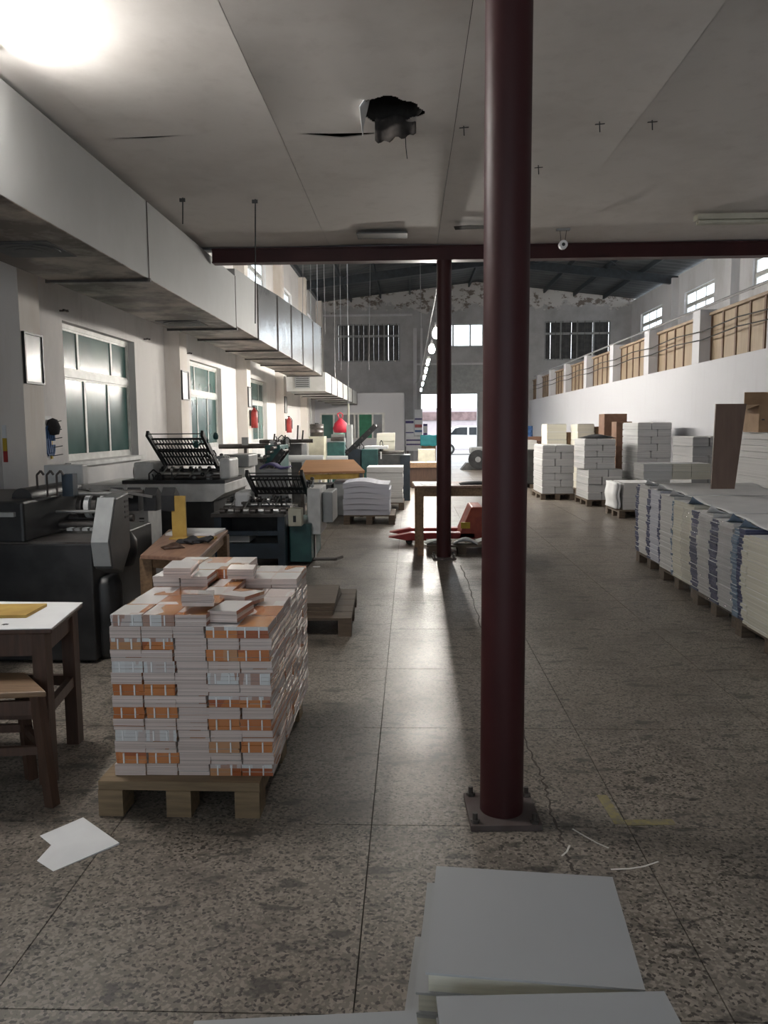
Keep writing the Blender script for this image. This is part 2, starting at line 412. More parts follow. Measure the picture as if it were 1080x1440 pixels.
# floor: cast terrazzo slabs with recessed joints on a 1 m grid
floor = struct(box1('floor', 'joint', (-4.3, 10.2, YF - .2, YB + .25, -.25, -.008)))
slab0 = MB().box(-.498, .498, -.498, .498, -.008, 0)
first = None
for j in range(28):
    for i in range(10):
        cx, cy = -4.157 + i + .5, -3.08 + j + .5
        if first is None:
            first = slab0.build('floor_slab', 'terrazzo', floor, origin=(0, 0, 0)); o = first
        else:
            o = first.copy(); COL.objects.link(o)
        o.location = Vector((cx, cy, 0)) - WL['floor']
far = MB()
for j in range(11):
    for i in range(14):
        far.box(-4.157 + i + 0.002, -3.157 + i - 0.002, 24.92 + j + 0.002, min(25.92 + j - 0.002, YB + .2), -.008, 0)
for j in range(16):
    for i in range(4): far.box(5.843 + i + 0.002, 6.843 + i - 0.002, 8.92 + j + 0.002, 9.92 + j - 0.002, -.008, 0)
o = far.build('floor_slab_distant', 'terrazzo', floor); o['kind'] = 'stuff'

# crack, yellow tape corner, straps on the floor
def ribbon(name, pts, w, mat, label, cat, z=.0006, jit=0.0, group=None):
    m = MB(); P = []
    for k, p in enumerate(pts):
        P.append(Vector((p[0], p[1], z)))
    vs = []
    for k, p in enumerate(P):
        d = (P[min(k + 1, len(P) - 1)] - P[max(k - 1, 0)]).normalized(); a = Vector((-d.y, d.x, 0))
        ww = w * (1 + jit * ru(-.6, .8)); vs += [p + a * ww / 2, p - a * ww / 2]
    n = len(vs); vs2 = [v - Vector((0, 0, .0005)) for v in vs]
    m._add(vs + vs2, [(2 * k, 2 * k + 1, 2 * k + 3, 2 * k + 2) for k in range(len(P) - 1)] + [(n + 2 * k, n + 2 * k + 2, n + 2 * k + 3, n + 2 * k + 1) for k in range(len(P) - 1)]
           + [(2 * k, 2 * k + 2, n + 2 * k + 2, n + 2 * k) for k in range(len(P) - 1)] + [(2 * k + 1, n + 2 * k + 1, n + 2 * k + 3, 2 * k + 3) for k in range(len(P) - 1)])
    o = m.build(name, mat, fix=False)
    if label: tag(o, label, cat, group)
    return o
ck = [PF(*q) for q in ((648, 795), (660, 822), (668, 850), (676, 880), (688, 910), (700, 945), (716, 985), (735, 1022), (741, 1048), (752, 1072), (762, 1094), (771, 1115), (772, 1140), (784, 1165), (789, 1183), (796, 1200), (806, 1218), (815, 1234), (830, 1262))]
fine = []
for a, b in zip(ck[:-1], ck[1:]):
    for k in range(5): fine.append(a.lerp(b, k / 5) + Vector((ru(-.012, .012), 0, 0)))
cr = ribbon('floor_crack', fine, .009, 'joint', None, None, jit=.6); cr.parent = floor; cr.location = cr.location - WL['floor']
t1 = [PF(846, 1118), PF(872, 1159)]; t2 = [PF(880, 1157), PF(948, 1156)]
tp = MB()
for (a, b) in (t1, t2):
    d = (b - a).normalized(); s = Vector((-d.y, d.x, 0)) * .022
    tp._add([a + s, a - s, b - s, b + s, *[v + Vector((0, 0, .0008)) for v in (a + s, a - s, b - s, b + s)]], [(0, 1, 2, 3), (4, 5, 6, 7), (0, 1, 5, 4), (1, 2, 6, 5), (2, 3, 7, 6), (3, 0, 4, 7)])
tag(tp.build('floor_tape', 'tape'), 'worn yellow tape corner stuck on the terrazzo floor', 'tape')
for pts in ([(805, 1166), (822, 1176), (840, 1186), (856, 1193)], [(859, 1223), (885, 1222), (905, 1219), (926, 1212)], [(790, 1204), (797, 1198), (801, 1189)]):
    ribbon('packing_strap', [PF(*q) + Vector((0, 0, .0)) for q in pts], .007, 'strap', 'loose white packing strap scrap lying beside the floor crack', 'strap', z=.0015, group='strap scraps on the floor')

# left wall with its windows
WIN_L = [(3.8, 6.12, 1.17, 2.78), (9.05, 11.42, 1.17, 2.80), (14.3, 16.65, 1.17, 2.80), (19.6, 21.9, 1.17, 2.80), (-1.5, .85, 1.17, 2.78)]
WIN_LU = [(19.6, 22.2, 5.25, 6.08), (24.9, 27.0, 5.22, 6.0), (30.4, 32.3, 5.22, 6.0), (14.3, 16.9, 5.25, 6.08)]
wl = MB()
for (a, b, c, d) in split(YF - .2, YB + .24, 0, 6.95, WIN_L + WIN_LU):
    wl.box(XL - .24, XL, a, b, c, d)
wall_left = struct(wl.build('wall_left', 'wall'))
for k in range(-2, 6):
    y = 7.55 + 5.27 * k
    if y < YF: continue
    box1('pilaster', 'pilaster', (XL - .02, -3.75, y, y + .42, 0, 6.9), wall_left)
box1('sill_ledge', 'lightgrey', (XL - .02, XL + .07, 8.95, 11.55, 1.11, 1.165), wall_left)

NWIN = [0]
def window_x(x, y0, y1, z0, z1, glass, depth=.05, cols=(.33, .67), tr=.64, upper=3, mat='alu', portal_rot=None, face=1):
    """a window in a wall at x = const: frame, transom, mullions, panes"""
    NWIN[0] += 1
    w = thing('window_%d' % NWIN[0], 'w', 'w', (x, (y0 + y1) / 2, z0)); del w['label']; del w['category']; struct(w)
    f = MB(); t = .055; a, b = x - depth / 2, x + depth / 2
    f.box(a, b, y0, y1, z0, z0 + t).box(a, b, y0, y1, z1 - t, z1).box(a, b, y0, y0 + t, z0 + t, z1 - t).box(a, b, y1 - t, y1, z0 + t, z1 - t)
    zt = z0 + (z1 - z0) * tr
    f.box(a - .01, b + .01, y0 + t, y1 - t, zt - .04, zt + .04)
    f.build('window_frame', mat, w)
    L = y1 - y0 - 2 * t
    for (za, zb, cs) in ((z0 + t, zt - .04, cols), (zt + .04, z1 - t, (.26, .74) if upper == 3 else cols)):
        ed = [0, *cs, 1]
        for k in range(len(ed) - 1):
            ya, yb = y0 + t + L * ed[k], y0 + t + L * ed[k + 1]
            s = MB(); q = .028
            s.box(a + .008, b - .008, ya, ya + q, za, zb).box(a + .008, b - .008, yb - q, yb, za, zb).box(a + .008, b - .008, ya + q, yb - q, za, za + q).box(a + .008, b - .008, ya + q, yb - q, zb - q, zb)
            sash = s.build('sash', mat, w)
            MB().box(x - .004, x + .004, ya + q, yb - q, za + q, zb - q).build('pane', glass, sash)
    if portal_rot: portal((x - .15 * face, (y0 + y1) / 2, (z0 + z1) / 2), y1 - y0, z1 - z0, portal_rot)
    return w
for (a, b, c, d) in WIN_L: window_x(XL - .12, a, b, c, d, 'greenglass')
for (a, b, c, d) in WIN_LU: window_x(XL - .12, a, b, c, d, 'clearglass', cols=(.33, .67), tr=.5, upper=2, portal_rot=ROT_PX)

# right partition wall with its pillars, mezzanine slab and railing boards
struct(box1('wall_right', 'whitewall', (XM, XM + .2, YF - .2, YB, 0, 2.68)))
struct(box1('wall_right_upper', 'whitewall', (XM, XM + .2, YF - .2, YBEAM, 2.68, ZC)))
struct(box1('mezzanine_slab', 'upper', (XM + .2, XR, YBEAM + .3, YB, 2.5, 2.66)))
PW = [11.65, 14.75, 17.81, 20.9, 24.0, 27.15, 30.05, 33.0]
wr = bpy.data.objects['wall_right']
for y in PW: box1('pillar', 'whitewall', (XM - .01, XM + .29, y, y + .36, 2.68, 3.64), wr)
ends = PW + [35.5]
for k in range(len(PW)):
    y0, y1 = PW[k] + .36, ends[k + 1]
    bay = thing('railing_bay', 'tan board railing panel between white pillars atop the partition wall', 'railing', (XM + .2, (y0 + y1) / 2, 2.68), 'railing bays above the partition wall')
    n = 5
    for i in range(n):
        a = y0 + (y1 - y0) * i / n; b = y0 + (y1 - y0) * (i + 1) / n
        box1('board', 'board', (XM + .21, XM + .23, a + .02, b - .02, 2.68, 3.52), bay)
        box1('batten', 'batten', (XM + .19, XM + .24, b - .03, b + .03 if i < n - 1 else b, 2.68, 3.53), bay)
    box1('top_rail', 'rail', (XM + .15, XM + .27, y0, y1, 3.53, 3.58), bay)
for z, x in ((3.66, XM - .0), (3.27, XM - .05), (3.12, XM - .05)):
    m = MB(); pts = [Vector((x, 10 + 1.5 * i, z - (.05 * math.sin(i * math.pi / 2.04) ** 2 if z < 3.6 else 0))) for i in range(17)]
    m.path(pts, .011 if z < 3.6 else .022, 6)
    tag(m.build('cable_run', 'wire' if z > 3.6 else 'darkwire'), {3.66: 'long steel pipe lying along the top of the tan railing', 3.27: 'upper slack cable strung across the white pillars', 3.12: 'lower slack cable strung across the white pillars'}[z], 'cable')

# outer right wall with clerestory windows
WIN_R = [(31.3, 34.1, 5.35, 6.2), (26.05, 28.8, 5.35, 6.2), (20.5, 23.2, 5.35, 6.25), (15.2, 17.9, 5.35, 6.25), (10.3, 12.7, 5.35, 6.25)]
m = MB()
for (a, b, c, d) in split(YBEAM, YB + .24, 0, 6.95, WIN_R): m.box(XR, XR + .24, a, b, c, d)
wo = struct(m.build('wall_right_outer', 'upper'))
for y in (29.4, 24.1, 18.8, 13.5): box1('pilaster', 'upper', (XR - .25, XR + .02, y, y + .5, 2.68, 6.85), wo)
for (a, b, c, d) in WIN_R: window_x(XR + .1, a, b, c, d, 'clearglass', cols=(.33, .67), tr=.45, upper=2, portal_rot=ROT_NX, face=-1)

# back wall: openings for two boarded windows, a bright window and the gate
WB = [(-3.25, -.45, 4.45, 6.12), (5.95, 8.85, 4.45, 6.15), (1.2, 3.75, 5.08, 6.08), (.48, 3.05, -.01, 3.06)]
m = MB()
for (a, b, c, d) in split(XL - .24, XR + .24, 0, 6.9, WB): m.box(a, b, YB, YB + .24, c, d)
m.prism([(XL - .24, 6.9), (XR + .24, 6.9), (XR + .24, 7.06), (2.95, 7.88), (XL - .24, 7.06)], 'y', YB, YB + .24)
wall_back = struct(m.build('wall_back', 'back'))
box1('conduit', 'upper', (.14, .30, YB - .09, YB + .01, 0, 5.9), wall_back)
box1('conduit', 'upper', (.46, .56, YB - .06, YB + .01, 3.1, 5.9), wall_back)
box1('lintel', 'upper', (.3, 3.6, YB - .12, YB + .02, 4.28, 4.36), wall_back)
box1('shutter_panel', 'greymetal', (.48, 3.6, YB - .05, YB + .01, 3.08, 4.28), wall_back)
box1('ledge', 'upper', (XL, .1, YB - .1, YB + .02, 6.45, 6.53), wall_back)
for nm, (a, b, c, d) in (('l', WB[0]), ('r', WB[1])):
    NWIN[0] += 1
    w = thing('window_%d' % NWIN[0], 'w', 'w', ((a + b) / 2, YB + .1, c)); del w['label']; del w['category']; struct(w)
    f = MB(); t = .06
    f.box(a, b, YB + .02, YB + .1, c, c + t).box(a, b, YB + .02, YB + .1, d - t, d).box(a, a + t, YB + .02, YB + .1, c, d).box(b - t, b, YB + .02, YB + .1, c, d)
    zt = c + (d - c) * .68
    f.box(a, b, YB + .0, YB + .11, zt - .045, zt + .045)
    for u in (.25, .5, .75): f.box(a + (b - a) * u - .03, a + (b - a) * u + .03, YB + .01, YB + .09, c, d)
    f.build('window_frame', 'greymetal', w)
    n = 12
    for i in range(n):
        x0 = a + t + (b - a - 2 * t) * i / n; x1 = a + t + (b - a - 2 * t) * (i + 1) / n
        g = .003 if (i * 7 + (nm == 'l')) % 4 else .016
        box1('shutter_slat', 'darkgrey', (x0, x1 - g, YB + .13, YB + .16, c + .02, d - .02), w)
    for i in range(9):
        x0 = a + (b - a) * (i + .5) / 9
        MB().cyl((x0, YB + .005, c), (x0, YB + .005, d), .012, 6).build('window_bar', 'oily', w)
a, b, c, d = WB[2]
NWIN[0] += 1
w = thing('window_%d' % NWIN[0], 'w', 'w', ((a + b) / 2, YB + .1, c)); del w['label']; del w['category']; struct(w)
f = MB(); t = .05
f.box(a, b, YB + .06, YB + .12, c, c + t).box(a, b, YB + .06, YB + .12, d - t, d).box(a, a + t, YB + .06, YB + .12, c, d).box(b - t, b, YB + .06, YB + .12, c, d)
for u in (.28, .58, .8): f.box(a + (b - a) * u - .035, a + (b - a) * u + .035, YB + .06, YB + .12, c, d)
f.build('window_frame', 'alu', w)
ed = [0, .28, .58, .8, 1]
for k in range(4): box1('pane', 'clearglass', (a + (b - a) * ed[k] + .035, a + (b - a) * ed[k + 1] - .035, YB + .085, YB + .093, c + t, d - t), w)
portal(((a + b) / 2, YB + .3, (c + d) / 2), b - a, d - c, ROT_NY)
portal((1.76, YB + .3, 1.53), 2.57, 3.06, ROT_NY)
dr = thing('door_1', 'w', 'w', (1.76, YB, 0)); del dr['label']; del dr['category']; struct(dr)
box1('door_jamb', 'alu', (.44, .5, YB - .02, YB + .26, 0, 3.06), dr)
box1('door_jamb', 'greymetal', (3.0, 3.1, YB - .04, YB + .26, 0, 3.06), dr)
box1('door_head', 'greymetal', (.44, 3.1, YB - .02, YB + .26, 3.0, 3.08), dr)

# wall behind the camera, with a row of plain windows
WF = [(-3.2, -.8, .9, 2.9), (-.2, 2.2, .9, 2.9)]
m = MB()
for (a, b, c, d) in split(XL - .24, XM + .2, 0, ZC, WF): m.box(a, b, YF - .24, YF, c, d)
struct(m.build('wall_front', 'wall'))
for (a, b, c, d) in WF:
    NWIN[0] += 1
    w = thing('window_%d' % NWIN[0], 'w', 'w', ((a + b) / 2, YF - .12, c)); del w['label']; del w['category']; struct(w)
    f = MB(); t = .05
    f.box(a, b, YF - .15, YF - .09, c, c + t).box(a, b, YF - .15, YF - .09, d - t, d).box(a, a + t, YF - .15, YF - .09, c, d).box(b - t, b, YF - .15, YF - .09, c, d).box((a + b) / 2 - .03, (a + b) / 2 + .03, YF - .15, YF - .09, c, d)
    f.build('window_frame', 'alu', w)
    box1('pane', 'clearglass', (a + t, (a + b) / 2 - .03, YF - .124, YF - .116, c + t, d - t), w)
    box1('pane', 'clearglass', ((a + b) / 2 + .03, b - t, YF - .124, YF - .116, c + t, d - t), w)
    portal(((a + b) / 2, YF - .3, (c + d) / 2), b - a, d - c, ROT_PY)

# gable above the beam
m = MB(); m.box(-2.26, XR + .2, YBEAM + .12, YBEAM + .28, ZC - .04, 6.95); m.box(XL, -2.26, YBEAM + .12, YBEAM + .28, 3.62, 6.95); m.prism([(XL - .2, 6.95), (XR + .2, 6.95), (2.95, 7.75)], 'y', YBEAM + .12, YBEAM + .28)
struct(m.build('wall_gable', 'upper'))
struct(box1('wall_bay_end', 'upper', (XM + .2, XR + .2, YBEAM + .12, YBEAM + .28, 0, ZC - .04)))

# roof over the far hall
roof = thing('roof', 'w', 'w', (2.95, 22, 6.95)); del roof['label']; del roof['category']; struct(roof)
RS = 0.115
def roof_z(x): return 7.82 - abs(x - 2.95) * RS
for sgn, xe in ((-1, XL - .4), (1, XR + .4)):
    m = MB(); n = 60; pts = []
    vs = []
    nl = 110
    for i in range(nl + 1):
        y = YBEAM + .1 + (YB + .5 - YBEAM) * i / nl; dz = .02 * (i % 2)
        for x in (2.95, xe): vs.append((x, y, roof_z(x) + .06 + dz))
    k = len(vs)
    vs2 = [(a, b, c + .02) for a, b, c in vs]
    m._add(vs + vs2, [(2 * i, 2 * i + 1, 2 * i + 3, 2 * i + 2) for i in range(nl)] + [(k + 2 * i, k + 2 * i + 2, k + 2 * i + 3, k + 2 * i + 1) for i in range(nl)])
    m.build('roof_sheet', 'roof', roof, fix=False)
for x in [2.95 + s * (.35 + 1.3 * i) for s in (-1, 1) for i in range(6)]:
    if XL < x < XR: box1('purlin', 'darksteel', (x - .035, x + .035, YBEAM + .2, YB, roof_z(x) - .12, roof_z(x) + .055), roof)
for y in (13.7, 19.0, 24.3, 29.6):
    for xe in (XL, XR):
        MB().bar((2.95, y, roof_z(2.95) - .26), (xe, y, roof_z(xe) - .26), .16, .30).build('rafter', 'darksteel', roof)
for i, (x0, x1, y0, y1) in enumerate(((-2.5, 1.0, 24.4, 29.5), (1.0, -2.5, 24.4, 29.5), (4.5, 8, 24.4, 29.5), (8, 4.5, 24.4, 29.5))):
    MB().cyl((x0, y0, roof_z(x0) - .2), (x1, y1, roof_z(x1) - .2), .018, 6).build('brace_rod', 'darksteel', roof)

# sagging sheet ceiling of the near bay
ceiling = thing('ceiling', 'w', 'w', (0.6, 3, ZC)); del ceiling['label']; del ceiling['category']; struct(ceiling)
XS = [-4.0, -3.35, -2.13, -.91, .31, 1.53, 2.75, 3.97, 5.3]
YS = [-3.0, -1.58, .86, 3.30, 5.72, 8.14, 9.12]
HC, HR = Vector((-.118, 5.35)), Vector((.195, .20))
def ceil_panel(x0, x1, y0, y1, i, j):
    res = .06
    nu, nv = max(4, int((x1 - x0) / res)), max(4, int((y1 - y0) / res))
    s1, s2, ph = ru(.001, .004), ru(.004, .012), ru(0, 6)
    hole = (x0 < HC.x < x1 and y0 < HC.y < y1)
    nu, nv = (nu * 5, nv * 5) if hole else (nu, nv)
    def fn(u, v):
        x, y = x0 + .002 + (x1 - x0 - .004) * u, y0 + .0016 + (y1 - y0 - .0032) * v
        z = ZC - .012 * math.sin(1.3 * x + 1.1 * math.sin(1.1 * y)) * math.sin(1.5 * y + .6 * x) - .004 * math.sin(3.1 * x + 1.3 * y) - s1 * (4 * u * (1 - u)) * math.sin(math.pi * v)
        if abs(x + .91) < .4: z -= .016 * (1 - abs(x + .91) / .4) ** 2 * math.exp(-((y - 5.0) / .9) ** 2)
        if abs(x - 1.53) < .4: z -= .014 * (1 - abs(x - 1.53) / .4) ** 2 * math.exp(-((y - 5.0) / 1.4) ** 2)
        if abs(y0 - 5.72) < .01: y += (.10 * max(0, 1 - abs(x + .50) / .27) ** .7 + .035 * max(0, 1 - abs(x + 1.87) / .3)) * max(0, 1 - v / .08)
        # torn seams droop
        if abs(y0 - 3.30) < .01 and -.95 < x0 < -.2: # sheet with the open tear at its far edge
            w = max(0, 1 - abs(x + .55) / .38); z -= .010 * w * max(0, (v - .82) / .18) ** 1.3
        if abs(y0 - 3.30) < .01 and x0 < -2:
            w = max(0, 1 - abs(x + 1.85 + .3) / .35); z -= .005 * w * max(0, (v - .85) / .15) ** 1.3
        return (x, y, z)
    keep = None
    if hole:
        def keep(u, v):
            x, y = x0 + (x1 - x0) * u, y0 + (y1 - y0) * v
            a = math.atan2(y - HC.y, x - HC.x); k = 1 + .10 * math.sin(3 * a + 1) + .06 * math.sin(7 * a)
            return ((x - HC.x) / HR.x) ** 2 + ((y - HC.y) / HR.y) ** 2 > k * k
    m = MB().grid(fn, nu, nv, keep=keep); o = m.build('ceiling_panel', 'ceil', ceiling, fix=False)
    so = o.modifiers.new('thick', 'SOLIDIFY'); so.thickness = .006; so.offset = 1; so.use_rim = False
for i in range(len(XS) - 1):
    for j in range(len(YS) - 1): ceil_panel(XS[i], XS[i + 1], YS[j], YS[j + 1], i, j)
# closed void above the sheets
m = MB(); m.box(XL - .2, XM + .2, YF - .2, YBEAM + .12, 4.5, 4.6)
m.box(XL - .24, XM + .24, YF - .24, YF, ZC, 4.5); m.box(XM, XM + .2, YF, YBEAM + .12, ZC, 4.5)
struct(m.build('ceiling_deck', 'void'))
# torn hole: hanging collar, plaster rim and dangling wire
m = MB()
def collar(u, v):
    a = math.radians(190 + 165 * u); r = 1.0
    x, y = HC.x + HR.x * 1.02 * math.cos(a), HC.y + HR.y * .95 * math.sin(a) * 1
    return (x, y, ZC - .02 + .22 * (1 - v) )
m.grid(lambda u, v: (HC.x + HR.x * 1.05 * math.cos(2 * math.pi * u), HC.y + HR.y * 1.05 * math.sin(2 * math.pi * u), ZC + .01 + .45 * v), 28, 4)
m.build('hole_shaft', 'void', ceiling, fix=False)
m = MB()
xs0, xs1 = PY(528, 170, 5.62).x, PY(585, 170, 5.62).x
def flap(u, v):
    x = xs0 + (xs1 - xs0) * u
    lo = .125 + .03 * math.sin(u * 3) - .06 * u + .012 * math.sin(u * 21)
    return (x, 5.52 + .03 * math.sin(u * 9) - .01 * v, ZC + .03 - (lo + .03) * v)
m.grid(flap, 14, 6); o = m.build('torn_flap', 'sooty', ceiling, fix=False)
so = o.modifiers.new('thick', 'SOLIDIFY'); so.thickness = .012
m = MB()
m.grid(lambda u, v: (HC.x - HR.x * (1.0 - .42 * v * (1 - u)) , HC.y - .16 + .36 * u, ZC - .03 + .10 * v * (1 - u) - .05 * (1 - v) * u), 8, 6)
o = m.build('torn_flap', 'paper', ceiling, fix=False); so = o.modifiers.new('thick', 'SOLIDIFY'); so.thickness = .006
m = MB(); p = PF(570, 187, ZC - .05); m.path([p, p + Vector((.003, 0, -.09)), p + Vector((.012, 0, -.17))], .003, 5)
m.build('loose_wire', 'darkwire', ceiling)
# patches: old vent stain by the beam, torn black patch
p = PF(537, 330, ZC - .03); o = MB().box(p.x - .26, p.x + .27, p.y - .14, p.y + .1, ZC - .05, ZC - .035).build('vent_patch', 'darkgrey', ceiling)
p = PF(660, 316, ZC - .02)
m = MB(); m._add([(p.x - .16, p.y - .06, ZC - .048), (p.x + .0, p.y - .1, ZC - .048), (p.x + .18, p.y - .08, ZC - .048), (p.x + .2, p.y + .05, ZC - .048), (p.x - .02, p.y + .05, ZC - .048), (p.x - .14, p.y + .07, ZC - .048)], [(0, 1, 2, 3, 4, 5)])
o = m.build('torn_patch', 'void', ceiling); so = o.modifiers.new('thick', 'SOLIDIFY'); so.thickness = .004
# seam nails and flaps
for q in ((843, 175), (917, 172), (652, 180), (757, 236)):
    p = PF(*q, ZC - .02); m = MB(); m.cyl(p + Vector((0, 0, .02)), p + Vector((.004, 0, -.05)), .004, 5).bar(p + Vector((-.03, 0, .0)), p + Vector((.035, 0, .004)), .01, .004)
    m.build('seam_nail', 'darkwire', ceiling)

# beam and columns
b = thing('ceiling_beam', 'maroon steel beam running across the hall at the ceiling edge', 'beam', (2.9, YBEAM, 3.43))
m = MB(); m.box(-2.26, XR, YBEAM - .075, YBEAM + .075, 3.43, 3.445); m.build('bottom_flange', 'redsteel', b)
m = MB(); m.box(-2.26, XR, YBEAM - .06, YBEAM + .06, 3.445, 3.575); m.build('web', 'redsteel', b)
m = MB(); m.box(-2.26, XR, YBEAM - .075, YBEAM + .075, 3.575, 3.59); m.build('top_flange', 'redsteel', b)
def column(x, y, r, top, label):
    c = thing('column', label, 'column', (x, y, 0))
    MB().cyl((x, y, .02), (x, y, top), r, 40).build('shaft', 'redsteel', c)
    m = MB(); m.at((x, y, 0), rz=.04).box(-.138, .138, -.138, .138, 0, .022); m.build('base_plate', 'plate', c)
    for sx in (-1, 1):
        for sy in (-1, 1):
            bx, by = x + sx * .115, y + sy * .112
            MB().cyl((bx, by, .02), (bx, by, .06), .010, 8).cyl((bx, by, .02), (bx, by, .034), .018, 6).build('anchor_bolt', 'oily', c)
    return c
column(.362, 3.02, .086, 3.6, 'thick maroon steel column standing by the floor crack')
column(.392, 9.2, .086, 3.43, 'maroon steel column under the ceiling beam beside the wooden bench')

# ------------------------------------------------------------------ outside the gate
struct(box1('ground_outside', 'concrete', (-30, 40, YB + .25, 90, -.3, -.02)))
ow = struct(box1('wall_outside', 'outwall', (-20, 30, 52, 52.4, -.02, 2.75)))
box1('coping', 'outbrick', (-20, 30, 51.9, 52.5, 1.95, 2.5), ow)
car = thing('car', 'white car parked outside the open gate', 'car', (3.2, 44.5, -.02))
prof = [(-1.9, .35), (-1.92, .75), (-1.85, 1.0), (-1.55, 1.12), (-1.05, 1.52), (-.7, 1.6), (.3, 1.6), (.62, 1.52), (1.25, 1.08), (1.95, .92), (2.15, .72), (2.15, .35), (1.75, .3), (-1.6, .3)]
m = MB(); m.prism([(3.4 + a, b - .02) for a, b in prof], 'y', 43.7, 45.3); m.build('car_body', 'carwhite', car, bevel=.06)
for (pts) in ([(-1.2, 1.12), (-.92, 1.46), (-.62, 1.52), (-.25, 1.52), (-.25, 1.1)], [(-.15, 1.1), (-.15, 1.52), (.26, 1.52), (.54, 1.44), (1.0, 1.1)]):
    MB().prism([(3.4 + a, b - .02) for a, b in pts], 'y', 43.68, 43.71).build('car_window', 'carglass', car)
for x in (-1.25, 1.4):
    for y in (43.68, 45.1):
        wv = MB().cyl((3.4 + x, y, .29), (3.4 + x, y + .22, .29), .31, 20).build('wheel', 'rubber', car)
        MB().cyl((3.4 + x, y - .01, .29), (3.4 + x, y + .02, .29), .19, 14).build('hubcap', 'alu', wv)
MB().box(4.25, 4.4, 43.5, 43.7, 1.02, 1.14).build('wing_mirror', 'carwhite', car, bevel=.02)

# ------------------------------------------------------------------ ducts, lamps, hanging wires
d = thing('air_duct', 'white sheet metal air duct with stained underside hung along the window wall', 'duct', (-2.75, 12, 2.87))
DX0, DX1 = -3.2, -2.3
secs = [(1.0, 4.2, 2.87, 3.52, 3.52), (4.2, 7.02, 2.87, 3.52, 3.53), (7.02, 10.5, 2.87, 3.53, 3.54)]
for k, (y0, y1, z0, za, zb) in enumerate(secs):
    MB().prism([(y0, z0), (y1 - .01, z0), (y1 - .01, zb), (y0, za)], 'x', DX0, DX1).build('duct_section', ['ductpaint'], d)
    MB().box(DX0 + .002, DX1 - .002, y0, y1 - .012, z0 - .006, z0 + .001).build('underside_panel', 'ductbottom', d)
    MB().box(DX0 - .02, DX1 + .018, y1 - .035, y1 - .005, z0 - .03, z0 + .0).box(DX1 - .002, DX1 + .006, y1 - .014, y1 - .002, z0, zb).build('duct_flange', 'oily', d)
gs = [(10.5, 12.0, 3.64, 3.72), (12.0, 13.8, 3.72, 3.84), (13.8, 15.4, 3.84, 3.92), (15.4, 17.0, 3.92, 3.99), (17.0, 18.8, 3.99, 4.07), (18.8, 20.6, 4.07, 4.14)]
for k, (y0, y1, za, zb) in enumerate(gs):
    m = MB()
    q = [(y0, 2.9), (y1 - .01, 2.9), (y1 - .01, zb), (y0, za)]
    m.prism(q, 'x', DX0, DX1); m.build('duct_section', 'ductpaint' if k == 0 else 'ductgalv', d)
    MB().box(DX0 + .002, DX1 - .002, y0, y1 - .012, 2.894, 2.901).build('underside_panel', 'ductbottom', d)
    MB().box(DX0 - .02, DX1 + .018, y1 - .035, y1 - .005, 2.87, 2.9).box(DX1 - .005, DX1 + .018, y1 - .03, y1 - .005, 2.9, zb - .02).build('duct_flange', 'oily', d)
for (cx, cy, r) in ((-2.78, 5.8, .19), (-2.85, 9.9, .2)):
    m = MB()
    for q in (1, .72, .45): m.cyl((cx, cy, 2.85 - .012 * (1 - q)), (cx, cy, 2.862), r * 1.15 * q, 24)
    m.box(cx - r * 1.3, cx + r * 1.3, cy - r * 1.3, cy + r * 1.3, 2.858, 2.866); m.build('diffuser', ['darkgrey'], d)
d2 = thing('air_duct', 'lower ribbed air duct with a grille on its near end', 'duct', (-2.7, 28, 2.5))
ys = [20.7, 22.3, 24.0, 26.0, 28.0, 30.2, 32.9]
for y0, y1 in zip(ys[:-1], ys[1:]):
    box1('duct_section', 'duct2', (-3.25, -2.22, y0, y1 - .02, 2.5, 2.99), d2)
    MB().box(-3.27, -2.2, y1 - .09, y1 - .02, 2.47, 3.0).build('duct_flange', 'oily', d2)
m = MB(); m.box(-3.02, -2.62, 20.66, 20.7, 2.58, 2.92); gr = m.build('grille', 'greymetal', d2)
for k in range(6): MB().box(-2.99, -2.65, 20.645, 20.66, 2.615 + .05 * k, 2.64 + .05 * k).build('grille_slat', 'darkgrey', gr)
for k, (q0, q1) in enumerate((((257, 278), (257, 315)), ((359, 280), (359, 455)))):
    p = PF(*q0, ZC - .03); e = PY(*q1, p.y); m = MB(); m.cyl(p, e, .006, 6).bar(p + Vector((-.03, 0, -.02)), p + Vector((.02, 0, -.02)), .012, .03)
    tag(m.build('hanger_rod', 'darkwire'), ['short iron hanger rod dropping from the ceiling beside the duct', 'long iron hanger rod dropping from the ceiling past the duct'][k], 'rod')
for k, (x, y0, y1, Y) in enumerate(((427, 372, 560, 24), (447, 372, 510, 21), (455, 372, 470, 22), (478, 372, 520, 26), (489, 372, 568, 16), (521, 372, 520, 27), (590, 372, 470, 24), (437, 380, 600, 26), (470, 372, 540, 23))):
    a, b = PY(x, y0, Y), PY(x + ru(-3, 3), y1, Y); a.z = roof_z(a.x) + .07
    if k == 4: b = PY(490, 575, Y)
    tag(MB().cyl(a, b, .009, 5).build('hanging_wire', 'wire'), 'thin pale wire hanging from the dark roof', 'wire', 'wires hanging from the roof')
